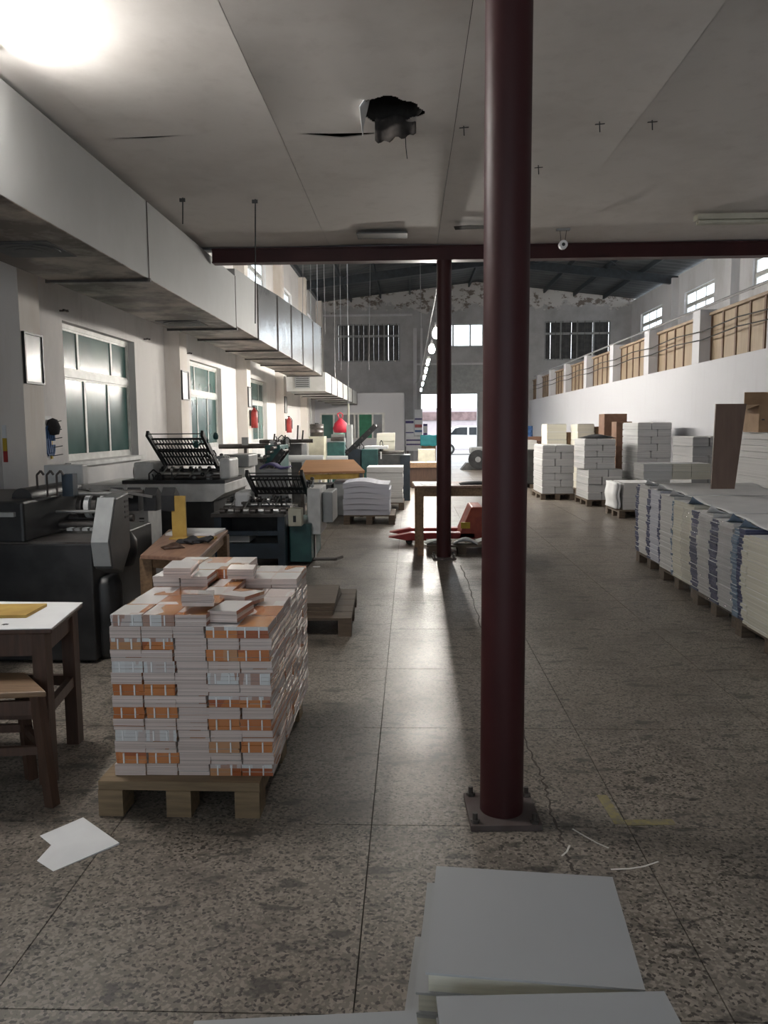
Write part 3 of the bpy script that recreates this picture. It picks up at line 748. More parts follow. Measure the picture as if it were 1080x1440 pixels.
# lamps strung along the column row
def lamp_bulb(px, py, label):
    z = 2.9; p = PF(px, py, z); p.x = PXL
    t = thing('hanging_bulb', label, 'lamp', (p.x, p.y, z - .06))
    MB().cyl((p.x, p.y, z + .08), (p.x, p.y, z + .16), .022, 10).build('socket', 'darkgrey', t)
    MB().lathe([(.001, -.075), (.03, -.068), (.05, -.035), (.055, 0), (.045, .035), (.024, .08)], (p.x, p.y, z)).build('bulb', 'lamp', t)
    MB().cyl((p.x, p.y, z + .16), (p.x, p.y, 3.45), .004, 5).build('cord', 'wire', t)
    return p
PXL = .38
pa = lamp_bulb(612, 469, 'glowing bulb hanging next to the column under the beam')
pb = lamp_bulb(604, 491, 'glowing bulb hanging beyond the one next to the column')
PXL = .38
for k, (ya, yb) in enumerate(((16.2, 17.4), (18.4, 19.6), (20.8, 22.0), (23.6, 24.8), (27, 28.2))):
    z = 2.9 - .02 * k
    t = thing('tube_lamp', 'glowing tube lamp hung lengthwise along the column row', 'lamp', (PXL, (ya + yb) / 2, z - .05), 'lit tube lamps along the column row')
    MB().cyl((PXL, ya, z), (PXL, yb, z), .02, 10).build('tube', 'lamp', t)
    MB().box(PXL - .03, PXL + .03, ya - .03, yb + .03, z + .025, z + .07).build('batten', 'lightgrey', t)
    for y in (ya + .1, yb - .1): MB().cyl((PXL, y, z + .07), (PXL, y, 3.45), .004, 5).build('cord', 'wire', t)
m = MB(); pts = [Vector((pa.x + .02, YBEAM, 3.45))] + [Vector((PXL, 10.5 + 2.5 * i, 3.465)) for i in range(10)] + [Vector((.22, YB, 3.5))]
m.path(pts, .008, 5); tag(m.build('support_cable', 'wire'), 'long cable strung from the beam to the far wall carrying the lamps', 'cable')
# tube lamp resting above the duct, lighting the ceiling over the windows
t = thing('tube_lamp', 'lit tube lamp fixed close under the ceiling beside the near duct end', 'lamp', (-2.25, 3.9, 3.44))
MB().cyl((-2.25, 3.5, 3.46), (-2.25, 4.3, 3.46), .018, 10).build('tube', 'lampnear', t)
MB().box(-2.275, -2.225, 3.47, 4.33, 3.49, 3.53).build('batten', 'lightgrey', t)
for y in (3.6, 4.2): MB().cyl((-2.25, y, 3.53), (-2.25, y, 3.585), .006, 6).build('rod', 'wire', t)
# unlit ceiling fittings
p = PF(978, 311, 3.53)
t = thing('ceiling_tube_fitting', 'unlit double tube fitting on the sagging ceiling', 'lamp', (p.x + .6, p.y, 3.5))
MB().box(p.x, p.x + 1.25, p.y - .06, p.y + .06, 3.535, 3.585).build('housing', 'lampoff', t)
for s in (-1, 1): MB().cyl((p.x + .02, p.y + s * .035, 3.515), (p.x + 1.23, p.y + s * .035, 3.515), .017, 10).build('tube', 'lampoff', t)
p = PF(792, 325, ZC - .03)
t = thing('socket_holder', 'white lamp socket dangling from two cords at the ceiling', 'lamp socket', (p.x, p.y, 3.4))
for s in (-1, 1): MB().cyl((p.x + s * .035, p.y, 3.59), (p.x + s * .02, p.y, 3.46), .003, 5).build('cord', 'darkwire', t)
MB().box(p.x - .07, p.x + .07, p.y - .03, p.y + .03, 3.575, 3.59).build('ceiling_plate', 'greymetal', t)
MB().cyl((p.x, p.y - .03, 3.43), (p.x, p.y + .03, 3.43), .045, 16).build('socket', 'paper', t)
MB().cyl((p.x, p.y - .034, 3.43), (p.x, p.y - .03, 3.43), .018, 12).build('socket_hole', 'black', t)

# ------------------------------------------------------------------ things on the left wall
def picture(y, w, z0, z1, label):
    t = thing('picture_frame', label, 'picture', (-3.74, y + w / 2, z0)); f = .022
    m = MB(); x0, x1 = -3.75, -3.722
    m.box(x0, x1, y, y + f, z0, z1).box(x0, x1, y + w - f, y + w, z0, z1).box(x0, x1, y + f, y + w - f, z0, z0 + f).box(x0, x1, y + f, y + w - f, z1 - f, z1); m.build('frame', 'blackframe', t)
    MB().box(x0 + .002, -3.735, y + f, y + w - f, z0 + f, z1 - f).build('sheet', 'framepaper', t)
picture(7.57, .39, 2.0, 2.5, 'narrow framed notice on the pilaster before the first green window')
picture(12.84, .38, 2.02, 2.5, 'narrow framed notice on the pilaster between the first two green windows')
picture(18.11, .38, 2.03, 2.5, 'narrow framed notice above the red extinguisher')
picture(23.38, .38, 1.98, 2.48, 'narrow framed notice near the lower duct')
def extinguisher(x, y, z, label):
    t = thing('fire_extinguisher', label, 'fire extinguisher', (x, y, z))
    MB().lathe([(.001, 0), (.075, 0), (.08, .02), (.08, .36), (.06, .41), (.025, .44), (.025, .47), (.001, .47)], (x, y, z)).build('cylinder', 'red', t)
    MB().box(x - .03, x + .03, y - .07, y + .03, z + .47, z + .5).build('valve', 'black', t)
    MB().path([(x + .05, y - .05, z + .46), (x + .1, y - .06, z + .38), (x + .1, y - .06, z + .12)], .011, 6).build('hose', 'rubber', t)
    MB().box(x - .11, x - .07, y - .04, y + .04, z + .05, z + .42).build('wall_bracket', 'oily', t)
extinguisher(-3.64, 18.3, 1.55, 'red fire extinguisher hung under a framed notice on a pilaster')
extinguisher(-3.64, 23.55, 1.4, 'red fire extinguisher hung near the lower duct')
p0, p1 = PY(-6, 598, 7.53), PY(10, 650, 7.53)
t = thing('wall_sign', 'red and yellow safety notice on the pilaster side', 'sign', (p0.x, 7.53, p1.z))
h = p0.z - p1.z; xa, xb = XL + .02, p1.x
MB().box(xa, xb, 7.538, 7.55, p1.z, p1.z + h * .3).build('red_band', 'red', t)
MB().box(xa, xb, 7.538, 7.55, p1.z + h * .3, p1.z + h * .65).build('yellow_band', 'yellow', t)
MB().box(xa, xb, 7.538, 7.55, p1.z + h * .65, p1.z + h).build('white_band', 'paper', t)
# tool rack
a, b = PX(58, 585, -3.98), PX(76, 645, -3.98)
t = thing('tool_rack', 'hanging rack of tools and blue rope on the wall before the first green window', 'tool rack', (-3.98, (a.y + b.y) / 2, b.z))
MB().box(-4.0, -3.985, a.y, b.y, b.z, a.z).build('back_board', 'paper', t)
for k in range(5):
    z = b.z + .03 + (a.z - b.z - .1) * k / 4; MB().cyl((-3.985, b.y - .03, z), (-3.87, b.y - .01, z + .02), .005, 5).build('peg', 'darkwire', t)
m = MB(); 
for k in range(3): m.path([Vector((-3.96, a.y + .09 + .05 * math.cos(u * .5) + .05 * k, b.z + .2 + .16 * math.sin(u * .5))) for u in range(13)], .012, 5)
m.build('blue_rope', 'blue', t)
m = MB(); m.lathe([(.001, -.09), (.06, -.08), (.08, 0), (.05, .08), (.001, .1)], (-3.93, b.y - .09, a.z - .12), 10); m.build('black_glove', 'cloth', t)
MB().box(-3.985, -3.97, b.y - .07, b.y - .035, b.z, a.z - .2).build('yellow_ruler', 'yellow', t)
for k, q in enumerate(((85, 437), (203, 477), (263, 497))):
    p = PX(*q, -3.99); m = MB(); m.cyl((-4, p.y, p.z), (-3.9, p.y, p.z), .012, 6).bar((-3.93, p.y - .06, p.z), (-3.93, p.y + .06, p.z), .02, .02)
    tag(m.build('wall_hook', 'oily'), ['iron hook in the wall before the first green window', 'iron hook in the wall after the first green window', 'iron hook in the wall before the second green window'][k], 'hook')

# ------------------------------------------------------------------ generic builders: pallets, tables
def pallet(name, label, x0, x1, y0, y1, h=.14, rz=0, mat='pallet', n=6, group=None, thick=.03):
    cx, cy = (x0 + x1) / 2, (y0 + y1) / 2; w, dd = (x1 - x0) / 2, (y1 - y0) / 2
    t = thing(name, label, 'pallet', (cx, cy, 0), group)
    R = lambda: MB().at((cx, cy, 0), rz=rz)
    for k in range(n):
        a = -dd + 2 * dd * k / n; b = -dd + 2 * dd * (k + 1) / n
        R().box(-w, w, a + .006, b - .006, h - thick * .6, h).build('deck_board', mat, t)
    for sx in (-1, 0, 1):
        c = sx * (w - .05)
        for sy in (-1, 0, 1):
            e = sy * (dd - .06); R().box(c - .05, c + .05, e - .06, e + .06, 0, h - thick * 1.2).build('block', mat, t)
        R().box(c - .05, c + .05, -dd, dd, h - thick * 1.2, h - thick * .6).build('stringer', mat, t)
    return t
def table(name, label, corners, z, th, leg, mat_top, mat_leg, apron=.09, cat='table', legs=None):
    """corners: fl, fr, br, bl ground positions"""
    C = [Vector((c[0], c[1], 0)) for c in corners]; ctr = sum(C, Vector()) / 4
    t = thing(name, label, cat, (ctr.x, ctr.y, 0))
    m = MB(); m._add([(c.x, c.y, z - th) for c in C] + [(c.x, c.y, z) for c in C], [(3, 2, 1, 0), (4, 5, 6, 7), (0, 1, 5, 4), (1, 2, 6, 5), (2, 3, 7, 6), (3, 0, 4, 7)]); m.build('table_top', mat_top, t, bevel=.006)
    ins = [c + (ctr - c).normalized() * leg * 1.1 for c in C]
    for c in ins: MB().box(c.x - leg / 2, c.x + leg / 2, c.y - leg / 2, c.y + leg / 2, 0, z - th).build('leg', mat_leg, t)
    for k in range(4):
        a, b = ins[k], ins[(k + 1) % 4]
        MB().bar((a.x, a.y, z - th - apron / 2), (b.x, b.y, z - th - apron / 2), .025, apron).build('apron', mat_leg, t)
    return t, ins

# ------------------------------------------------------------------ the bundled books on their pallet
pallet('pallet', 'worn wooden pallet under the orange book bundles', -1.255, -.60, 2.965, 4.12, .145, rz=-.012, n=6, thick=.06)
BW, BD, BH = .128, .184, .0478
def bundle_mesh(kind, seed, vv=0):
    random.seed(seed)
    m = MB(); n = 3 if kind != 'thick' else 4; h = BH / n
    for k in range(n):
        ox, oy = ru(-.002, .002), ru(-.003, .003)
        z0, z1 = k * h + .0004, (k + 1) * h - .0004
        rt = {0: 1, 1: 0, 2: 1}[vv]; sp = {'orange': 1, 'grey': 2, 'edge': 0, 'half': (1 if k < 2 else 2)}[kind]
        # slots: 0 edges, 1 orange, 2 grey spine, 3 cover, 4 painted film glint
        m.box(-BW / 2 + .001 + ox, BW / 2 - .001 + ox, -BD / 2 + .002 + oy, BD / 2 - .002 + oy, z0, z1, mis=[3, 3, sp, rt if k != 1 else 0, 0 if sp else 1, 0])
    if kind != 'edge':
        for x in (-.030, .026):
            m.box(x - .003, x + .0025, -BD / 2 - .003, -BD / 2 + .006, .003, BH - .003, 4)
    random.seed(seed + 100)
    return m
PROT = {}
GRP = 'orange and white book bundles stacked on the pallet'
LAB = {'orange': 'shrink wrapped book bundle with orange spines turned outward in the pallet stack', 'grey': 'shrink wrapped book bundle with grey printed spines turned outward in the pallet stack',
       'half': 'shrink wrapped book bundle with half orange half grey spines in the pallet stack', 'edge': 'book bundle with pale page edges turned outward in the pallet stack', 'top': 'book bundle with glossy printed cover showing on top of the pallet stack'}
def put_bundle(kind, x, y, z, rz, var, tilt=(0, 0), lab=None):
    key = (kind, var % 3)
    if key not in PROT:
        o = bundle_mesh(kind, 11 + 7 * (var % 3) + len(kind), var % 3).build('book_bundle', ['pinkedge', 'orange', 'greyspine', 'covertop', 'glint'], origin=(0, 0, 0)); PROT[key] = o
    else: o = PROT[key].copy(); COL.objects.link(o)
    o.location = (x, y, z); o.rotation_euler = (tilt[0], tilt[1], rz); tag(o, LAB[lab or kind], 'book bundle', GRP); return o
BX0, BY0, BZ0 = -1.212, 3.03, .1455
NL = [[14, 14, 14, 13, 13], [14, 14, 14, 13, 13], [14, 14, 14, 13, 13], [15, 15, 14, 13, 13], [15, 15, 15, 14, 14], [15, 15, 15, 14, 14]]
left_seq = {13: 'grey', 11: 'half', 9: 'grey', 7: 'orange', 5: 'orange', 3: 'grey', 1: 'orange'}
right_seq = {12: 'half', 10: 'orange', 8: 'grey', 6: 'half', 4: 'orange', 2: 'orange', 0: 'half'}
cnt = 0
for j in range(6):
    for i in range(5):
        for L in range(NL[j][i]):
            top = L >= NL[j][i] - 1
            nb = min([NL[j + dj][i + di] if 0 <= j + dj < 6 and 0 <= i + di < 5 else 0 for di, dj in ((1, 0), (-1, 0), (0, -1), (0, 1))])
            if not (j == 0 or i == 4 or i == 0 or top or L >= nb): continue
            if i == 0 and j > 0 and not top and L < nb and j % 2 == 0 and False: continue
            x = BX0 + .13 * (i + .5); y = BY0 + .186 * (j + .5); z = BZ0 + L * BH
            if i < 2: k = left_seq.get(L, 'edge')
            elif i > 2: k = right_seq.get(L, 'edge')
            else: k = 'edge'
            shift = (.012 if L % 2 else -.004) if i == 2 else (.006 if (L % 2) else -.003)
            if j > 0: k = 'edge' if (L + j) % 2 else ('orange' if (L // 2 + j) % 2 else 'grey')
            rz = 0
            if j > 0 and i == 4:                       # long sides of the right face show spines now and then
                pass
            put_bundle(k, x + shift * .5 + ru(-.0025, .0025), y + ru(-.004, .004) * (1 if j else .8), z, rz + ru(-.02, .02) , cnt, lab='top' if top else None); cnt += 1
# a few tilted ones thrown on top
zt = BZ0 + 14 * BH
put_bundle('edge', BX0 + .33, BY0 + .13, zt + .016, .22, 1, (-.10, .06), 'top')
put_bundle('edge', BX0 + .465, BY0 + .14, zt - BH + .006, -.18, 2, (.02, -.03), 'top')
put_bundle('edge', BX0 + .455, BY0 + .39, zt - .040, -.30, 0, (-.05, .03), 'top')
for k, (i, j, r, tx, ty) in enumerate(((.7, 2.6, .06, .03, .01), (2.6, 3.6, .12, -.04, .03))):
    ii, jj = min(4, int(i)), min(5, int(j)); put_bundle('edge', BX0 + .13 * (i + .3), BY0 + .186 * (j + .5), .003 + BZ0 + max(NL[jj][ii], NL[min(5, jj + 1)][min(4, ii + 1)]) * BH + .006, r, k, (tx, ty), 'top')

# ------------------------------------------------------------------ foreground covers
FZ = .80
def cover_stack(x0, x1, y0, y1, z0, z1, label, rz=0, lean=0.0, name='cover_stack', n=14, mats=('greycover', 'creamedge'), trap=0.0):
    cx, cy = (x0 + x1) / 2, (y0 + y1) / 2
    t = thing(name, label, 'book stack', (cx, cy, z0))
    h = (z1 - z0) / n
    for k in range(n):
        u = 1 - (k + 1) / n; ox = -lean * u ** .6 + (ru(-.006, .006) if k < n - 1 else 0); oy = ru(-.006, .006) if k < n - 1 else 0
        m = MB().at((cx + ox, cy + oy, z0 + k * h), rz=rz + (ru(-.02, .02) if k < n - 1 else 0))
        w, dd = (x1 - x0) / 2, (y1 - y0) / 2
        m.box(-w + .004, w - .004, -dd + .004, dd - .004, .003, h - .0035, 1).box(-w, w, -dd, dd, h - .0035, h, 0).box(-w, w, -dd, dd, 0, .003, 0)
        m.build('book', list(mats), t)
    return t
pallet('pallet', 'wooden pallet under the grey covered books in the foreground', -.62, .42, .28, 1.26, .13)
cover_stack(.030, .326, 1.0, 1.267, .13, FZ, 'leaning stack of grey covered books in front of the maroon column', rz=-.09, lean=.085, n=20)
cover_stack(.040, .345, .66, .972, .13, FZ + .004, 'stack of grey covered books pushed against the leaning stack', rz=.055, n=20)
cover_stack(-.268, .018, .65, .933, .13, FZ - .002, 'low stack of grey covered books beside the leaning stack', rz=.09, n=20)
o = cover_stack(-.615, -.305, .61, .905, .13, FZ - .01, 'stack of books with pinkish brown top cover', rz=.03, n=16, mats=('cardboard', 'creamedge'))

# paper sheet on the floor
pts = [PF(*q) for q in ((52, 1211), (72, 1189), (56, 1176), (117, 1152), (168, 1188), (75, 1226))]
m = MB(); m._add([(p.x, p.y, .001) for p in pts] + [(p.x, p.y, .0022 + .006 * (k in (3, 4))) for k, p in enumerate(pts)], [(5, 4, 3, 2, 1, 0), (6, 7, 8, 9, 10, 11)] + [(k, (k + 1) % 6, 6 + (k + 1) % 6, 6 + k) for k in range(6)])
tag(m.build('paper_sheet', 'paper'), 'torn white paper sheet lying on the floor by the stool', 'paper')
a, b = PF(440, 797), PF(452, 794)
m = MB(); m.box(a.x, b.x, a.y - .03, a.y + .03, 0.0005, .003); tag(m.build('paper_scrap', 'paper'), 'small white paper scrap on the floor by the navy machine', 'paper')

# ------------------------------------------------------------------ front left table, stool
c = [(-2.55, 3.16), (-1.545, 3.24), (-1.62, 3.74), (-2.62, 3.78)]
t, ins = table('work_table', 'dark wooden table with a white paper wrapped top beside the stool', c, .70, .022, .06, 'darkwood', 'darkwood', .10)
m = MB(); C = [Vector((p[0], p[1], 0)) for p in c]
m._add([(p.x, p.y, .7005) for p in C] + [(p.x, p.y, .704) for p in C], [(3, 2, 1, 0), (4, 5, 6, 7), (0, 1, 5, 4), (1, 2, 6, 5), (2, 3, 7, 6), (3, 0, 4, 7)])
m.build('paper_wrap', 'paper', t)
for k in range(4):
    a, b = ins[k], ins[(k + 1) % 4]; MB().bar((a.x, a.y, .32), (b.x, b.y, .32), .03, .05).build('stretcher', 'darkwood', t)
for k in range(7):
    x = -1.78 - .045 * k; MB().at((x, 3.30 + .002 * k, .7045), rz=.3 * (k % 2)).box(-.014, .014, -.004, .004, 0, .0004).box(-.012, .012, .008, .013, 0, .0004).box(-.003, .003, -.012, .016, 0, .0004).build('ink_mark', 'black', t)
m = MB().at((-1.95, 3.52, .7045), rz=.05).box(-.35, .20, -.11, .12, 0, .014)
tag(m.build('cardboard_sheet', 'yellowcard'), 'yellow cardboard sheet lying on the paper wrapped table', 'cardboard')
st = thing('wooden_stool', 'dark wooden stool with a square seat in front of the table', 'stool', (-1.78, 3.22, 0))
sc = [PF(75, 948, .47), PF(40, 925, .47)]
S = [Vector((-2.0, 2.98, 0)), Vector((-1.49, 3.05, 0)), Vector((-1.70, 3.30, 0)), Vector((-2.10, 3.27, 0))]
m = MB(); m._add([(p.x, p.y, .465) for p in S] + [(p.x, p.y, .49) for p in S], [(3, 2, 1, 0), (4, 5, 6, 7), (0, 1, 5, 4), (1, 2, 6, 5), (2, 3, 7, 6), (3, 0, 4, 7)]); m.build('seat', 'stoolwood', st, bevel=.006)
cc = sum(S, Vector()) / 4; ft = []
for p in S:
    a = p + (cc - p) * .14; b = p + (cc - p) * .0; ft.append((a, b))
    MB().bar((a.x, a.y, .467), (b.x, b.y, .0), .042, .042).build('leg', 'darkwood', st)
for k in range(4):
    for zz, hh, f in ((.42, .06, .1), (.24, .035, .5)):
        a, b = ft[k][0].lerp(ft[k][1], f), ft[(k + 1) % 4][0].lerp(ft[(k + 1) % 4][1], f); MB().bar((a.x, a.y, zz), (b.x, b.y, zz), .022, hh).build('stretcher', 'darkwood', st)

# ------------------------------------------------------------------ black folding machine at the left
M = thing('folding_machine', 'black folding machine with roller bed beside the paper wrapped table', 'machine', (-2.7, 5.6, 0))
x1 = PY(128, 760, 5.0).x; zt = PY(100, 763, 5.0).z
MB().box(-3.5, x1, 5.0, 6.2, .02, zt - .01).build('body', 'black', M, bevel=.01)
MB().box(-3.45, x1 - .01, 5.01, 5.42, zt - .01, zt + .002).build('bed_plate', 'oily', M)
x2 = PY(38, 760, 5.05).x
m = MB(); m.box(-3.5, x2, 5.02, 6.1, zt - .01, zt + .27).cyl((x2 - .12, 5.25, zt + .27), (x2 - .12, 5.9, zt + .27), .07, 16); m.build('gear_case', 'black', M, bevel=.02)
MB().box(-3.3, x2 - .05, 4.99, 5.02, zt + .17, zt + .20).build('handle_bar', 'greymetal', M)
for k, (yy, zz, rr, mt) in enumerate(((5.55, .05, .03, 'oily'), (5.72, .08, .028, 'oily'), (5.6, .27, .016, 'steel'), (5.95, .25, .022, 'oily'), (5.5, .15, .013, 'steel'))):
    MB().cyl((x2 - .02, yy, zt + zz), (x1 + .03, yy, zt + zz), rr, 14).build('roller_shaft', mt, M)
for k in range(6):
    x = x2 + .1 + (x1 - x2 - .15) * k / 5.5
    w = MB().cyl((x, 5.68, zt + .17), (x + .035, 5.68, zt + .17), .085, 20).build('feed_wheel', 'lightgrey' if k % 2 else 'oily', M)
    MB().cyl((x - .006, 5.68, zt + .17), (x + .041, 5.68, zt + .17), .045, 16).build('wheel_hub', 'black', w)
    MB().at((x, 5.46, zt + .02)).box(0, .04, -.03, .03, 0, .02).build('stop_block', 'steel' if k % 2 else 'greymetal', M)
for k in range(3): MB().bar((x2 + .06 + .15 * k, 5.6, zt + .30), (x2 + .26 + .15 * k, 5.9, zt + .22), .02, .02).build('tension_arm', 'steel', M)
for k in range(4): MB().prism([(6.0, zt + .1), (6.16, zt + .1), (6.16, zt + .22), (6.06, zt + .28), (6.0, zt + .22)], 'x', x2 + .18 + .14 * k, x2 + .28 + .14 * k).build('sheet_guide', 'black', M)
m = MB()
for k in range(3):
    x = x2 - .08 + .07 * k; m.path([(x, 5.4, zt + .27), (x, 5.4, zt + .42), (x + .03, 5.4, zt + .45), (x + .05, 5.4, zt + .42)], .008, 6)
m.build('hook_handles', 'oily', M)
MB().box(x1 - .12, x1 - .09, 6.1, 6.13, zt + .16, zt + .24).build('pink_knob', 'pink', M)
MB().box(x2 + .05, x2 + .13, 5.5, 5.58, zt + .26, zt + .42).build('feed_post', 'bluegrey', M)
# tilted grey cover panel at the right end
a0, a1, a2, a3 = PY(150, 701, 4.98), PY(158, 806, 4.9), PY(131, 762, 4.9), PY(140, 706, 4.95)
m = MB().at(((a0.x + a1.x) / 2 - .05, 5.22, 0), rz=0)
m.prism([(-.30, zt - .16), (-.34, zt + .02), (-.20, zt + .29), (.04, zt + .31), (.04, zt - .07), (-.12, zt - .22)], 'x', -.05, .07); pn = m.build('end_cover', 'darkpanel', M, bevel=.012)
xx = (a0.x + a1.x) / 2 - .05
m = MB(); m.prism([(4.9, zt - .14), (4.868, zt + .02), (5.008, zt + .295), (5.02, zt + .285), (4.885, zt + .02), (4.912, zt - .14)], 'x', xx - .045, xx + .065); m.build('worn_edge', 'greymetal', pn)
for k in range(4): MB().box(xx + .069, xx + .073, 5.17, 5.24, zt + .14 + .035 * k, zt + .155 + .035 * k).build('vent_slot', 'black', pn)
m = MB(); m.lathe([(.001, 0), (.10, 0), (.115, .05), (.115, .5), (.09, .56), (.001, .56)], (x1 + .0, 5.2, .0), 20); m.build('motor_guard', 'black', M)
m = MB(); m.lathe([(.001, 0), (.09, .02), (.12, .1), (.12, .2), (.08, .26), (.001, .26)], (x1 + .0, 5.5, .56), 18); m.build('drive_guard', 'black', M)
# control head on a post
p0, p1 = PY(61, 654, 6.3), PY(117, 682, 6.3)
MB().box(p0.x, p1.x, 6.3, 6.42, p1.z, p0.z).build('control_box', 'lightgrey', M, bevel=.01)
xc = (p0.x + p1.x) / 2; MB().box(xc - .02, xc + .02, 6.33, 6.38, .75, p1.z).build('control_post', 'greymetal', M)
box1('post_foot', 'black', (xc - .1, xc + .1, 6.19, 6.45, .6, .76), M)

# ------------------------------------------------------------------ small wooden table with L-shaped board and gloves
c = [(-1.84, 5.2), (-1.41, 5.08), (-1.54, 6.5), (-2.06, 6.54)]
t, ins = table('work_table', 'small brown wooden table with tools between the machines and the book pallet', c, .70, .03, .085, 'woodtop', 'woodtable', .07)
m = MB().at((-1.76, 6.26, .7005), rz=-.03).box(-.2, .2, -.12, .22, 0, .018); tag(m.build('white_board', 'paper'), 'pale board lying on the far end of the small wooden table', 'board')
q0, q1 = PY(211, 748, 6.55), PY(225, 700, 6.55)
m = MB().at((-1.81, 6.02, .701)); m.box(-.055, .055, -.01, .012, .0, .33).box(-.055, .3, -.10, -.012, .0, .012); tag(m.build('angle_board', 'yellowcard'), 'yellow L-shaped board standing on the small wooden table', 'board')
for k, (dx, dy, s, lab) in enumerate(((0, 0, 1.0, 'black work glove lying on the small wooden table beside the yellow board'), (-.05, -.27, .75, 'dark brown rag lying on the small wooden table in front of the glove'))):
    m = MB(); bx, by = -1.66 + dx, 5.78 + dy
    m.at((bx, by, .704), rz=.5 * k)
    m.grid(lambda u, v: ((u - .5) * .2 * s, (v - .5) * .16 * s, .035 * s * (math.sin(math.pi * u) * math.sin(math.pi * v)) ** .5 * (1 + .4 * math.sin(9 * u + 4 * v))), 10, 8)
    if k == 0:
        for f in range(4): m.path([(.06 + .012 * f, -.05 + .032 * f, .018), (.12 + .01 * f, -.06 + .035 * f, .03), (.16, -.07 + .04 * f, .016)], .013, 6)
        m.path([(-.02, -.06, .018), (.03, -.12, .022), (.06, -.14, .015)], .013, 6)
    o = m.build('work_glove' if k == 0 else 'rag', 'cloth' if k == 0 else 'darkwood', fix=False); so = o.modifiers.new('thick', 'SOLIDIFY'); so.thickness = .004; so.offset = 0
    tag(o, lab, 'glove' if k == 0 else 'rag')
box1('vent_cabinet', 'lightgrey', (-2.95, -2.55, 7.3, 7.7, .02, .40))
o = bpy.data.objects['vent_cabinet']; bpy.data.objects.remove(o)
vc = thing('vent_cabinet', 'small light grey cabinet with louvres in front of the white folding machine', 'cabinet', (-2.6, 7.6, 0))
pa_, pb_ = PY(178, 704, 7.5), PY(209, 740, 7.5)
MB().box(pa_.x - .1, pb_.x, 7.5, 7.9, .05, pa_.z - .06).build('cabinet_body', 'lightgrey', vc)
MB().prism([(pa_.x - .12, pa_.z - .13), (pb_.x + .02, pa_.z - .05), (pb_.x + .02, pa_.z), (pa_.x - .12, pa_.z)], 'y', 7.42, 7.95).build('cabinet_top', 'paper', vc)
for k in range(6): MB().box(pa_.x + .12, pb_.x - .04, 7.492, 7.5, .50 + .035 * k, .515 + .035 * k).build('louvre', 'darkgrey', vc)
for s in (pa_.x - .05, pb_.x - .05): box1('foot', 'black', (s - .03, s + .03, 7.55, 7.85, 0, .05), vc)

# ------------------------------------------------------------------ folding machines with slanted fold plates
def fold_plate(M, xa, xb, yb, zb, yt, zt, nsl=17, split_=.45, mat='darkgrey'):
    """two rails, cross bars and slats of a slanted buckle plate rising from (yb, zb) to (yt, zt)"""
    B, T = Vector((0, yb, zb)), Vector((0, yt, zt)); L = lambda u: B.lerp(T, u)
    for x in (xa, xb):
        a, b = L(-.04), L(1.06); MB().bar((x, a.y, a.z), (x, b.y, b.z), .035, .07).build('side_rail', 'black', M)
    for u in (.02, .3, split_, split_ + .06, .72, .88, 1.04):
        p = L(u); MB().cyl((xa, p.y, p.z), (xb, p.y, p.z), .013 if u < 1 else .006, 8).build('cross_bar', 'black', M)
    m = MB(); n = nsl
    for k in range(n):
        x = xa + (xb - xa) * (k + .5) / n; a, b = L(.0), L(split_); m.bar((x, a.y, a.z), (x, b.y, b.z), (xb - xa) / n * .72, .012)
    m.build('lower_slats', mat, M)
    m = MB()
    for k in range(n):
        x = xa + (xb - xa) * (k + .5) / n; a, b = L(split_), L(.9); m.bar((x, a.y, a.z), (x, b.y, b.z), (xb - xa) / n * .30, .014)
    m.build('upper_slats', 'black', M)
def rollers(M, xa, xb, y, z, n=3):
    for k in range(n): MB().cyl((xa, y - .09 * k, z - .035 * k), (xb, y - .09 * k, z - .035 * k), .028, 12).build('roller', 'steel' if k % 2 else 'oily', M)
    for k in range(7):
        x = xa + (xb - xa) * (k + .5) / 7
        MB().cyl((x, y - .05, z + .015), (x + .03, y - .05, z + .015), .045, 12).build('roller_collar', 'steel' if k % 3 == 1 else 'black', M)
    for k in range(4):
        x = xa + (xb - xa) * (k + .8) / 4.5; MB().bar((x, y - .12, z + .05), (x - .05, y - .24, z - .06), .012, .012).build('sheet_finger', 'steel', M)

YW = 9.35
Wm = thing('folding_machine', 'light grey folding machine with tall slanted black fold plate by the first green window', 'machine', (-2.9, YW + 0.70, 0))
YW = 9.35
P_ = lambda px, py: PY(px, py, YW)
xl, xm_, xr = P_(112, 690).x, P_(178, 690).x, min(P_(316, 690).x, -2.23); ztop, zbot = P_(200, 681).z, P_(200, 706).z
MB().box(xl + .02, xm_ - .006, YW + .02, YW + 1.30, .35, ztop - .005).build('end_cabinet', 'lightgrey', Wm, bevel=.008)
MB().prism([(xm_, zbot), (xr - .16, zbot), (xr, zbot + .10), (xr, ztop), (xm_, ztop)], 'y', YW, YW + 1.30).build('body_panel', 'lightgrey', Wm, bevel=.006)
MB().box(xm_ + .1, xr - .15, YW + .05, YW + 1.25, .02, zbot).build('base_frame', 'black', Wm)
MB().box(xl + .06, xm_ + .1, YW + .06, YW + 1.25, .02, .35).build('base_box', 'black', Wm)
MB().box(xm_ - .06, xr + .0, YW + .02, YW + 1.00, ztop + .002, ztop + .045).build('deck', 'black', Wm)
fold_plate(Wm, P_(224, 660).x - .10, P_(302, 660).x - .12, YW + 0.60, ztop + .20, YW + -0.05, P_(240, 612).z, 17, .48)
rollers(Wm, P_(213, 660).x - .04, P_(300, 660).x + .02, YW + 0.40, ztop + .14)
MB().box(P_(190, 660).x - .08, P_(210, 660).x, YW + 0.15, YW + 0.70, ztop + .04, ztop + .26).build('side_block', 'lightgrey', Wm, bevel=.03)
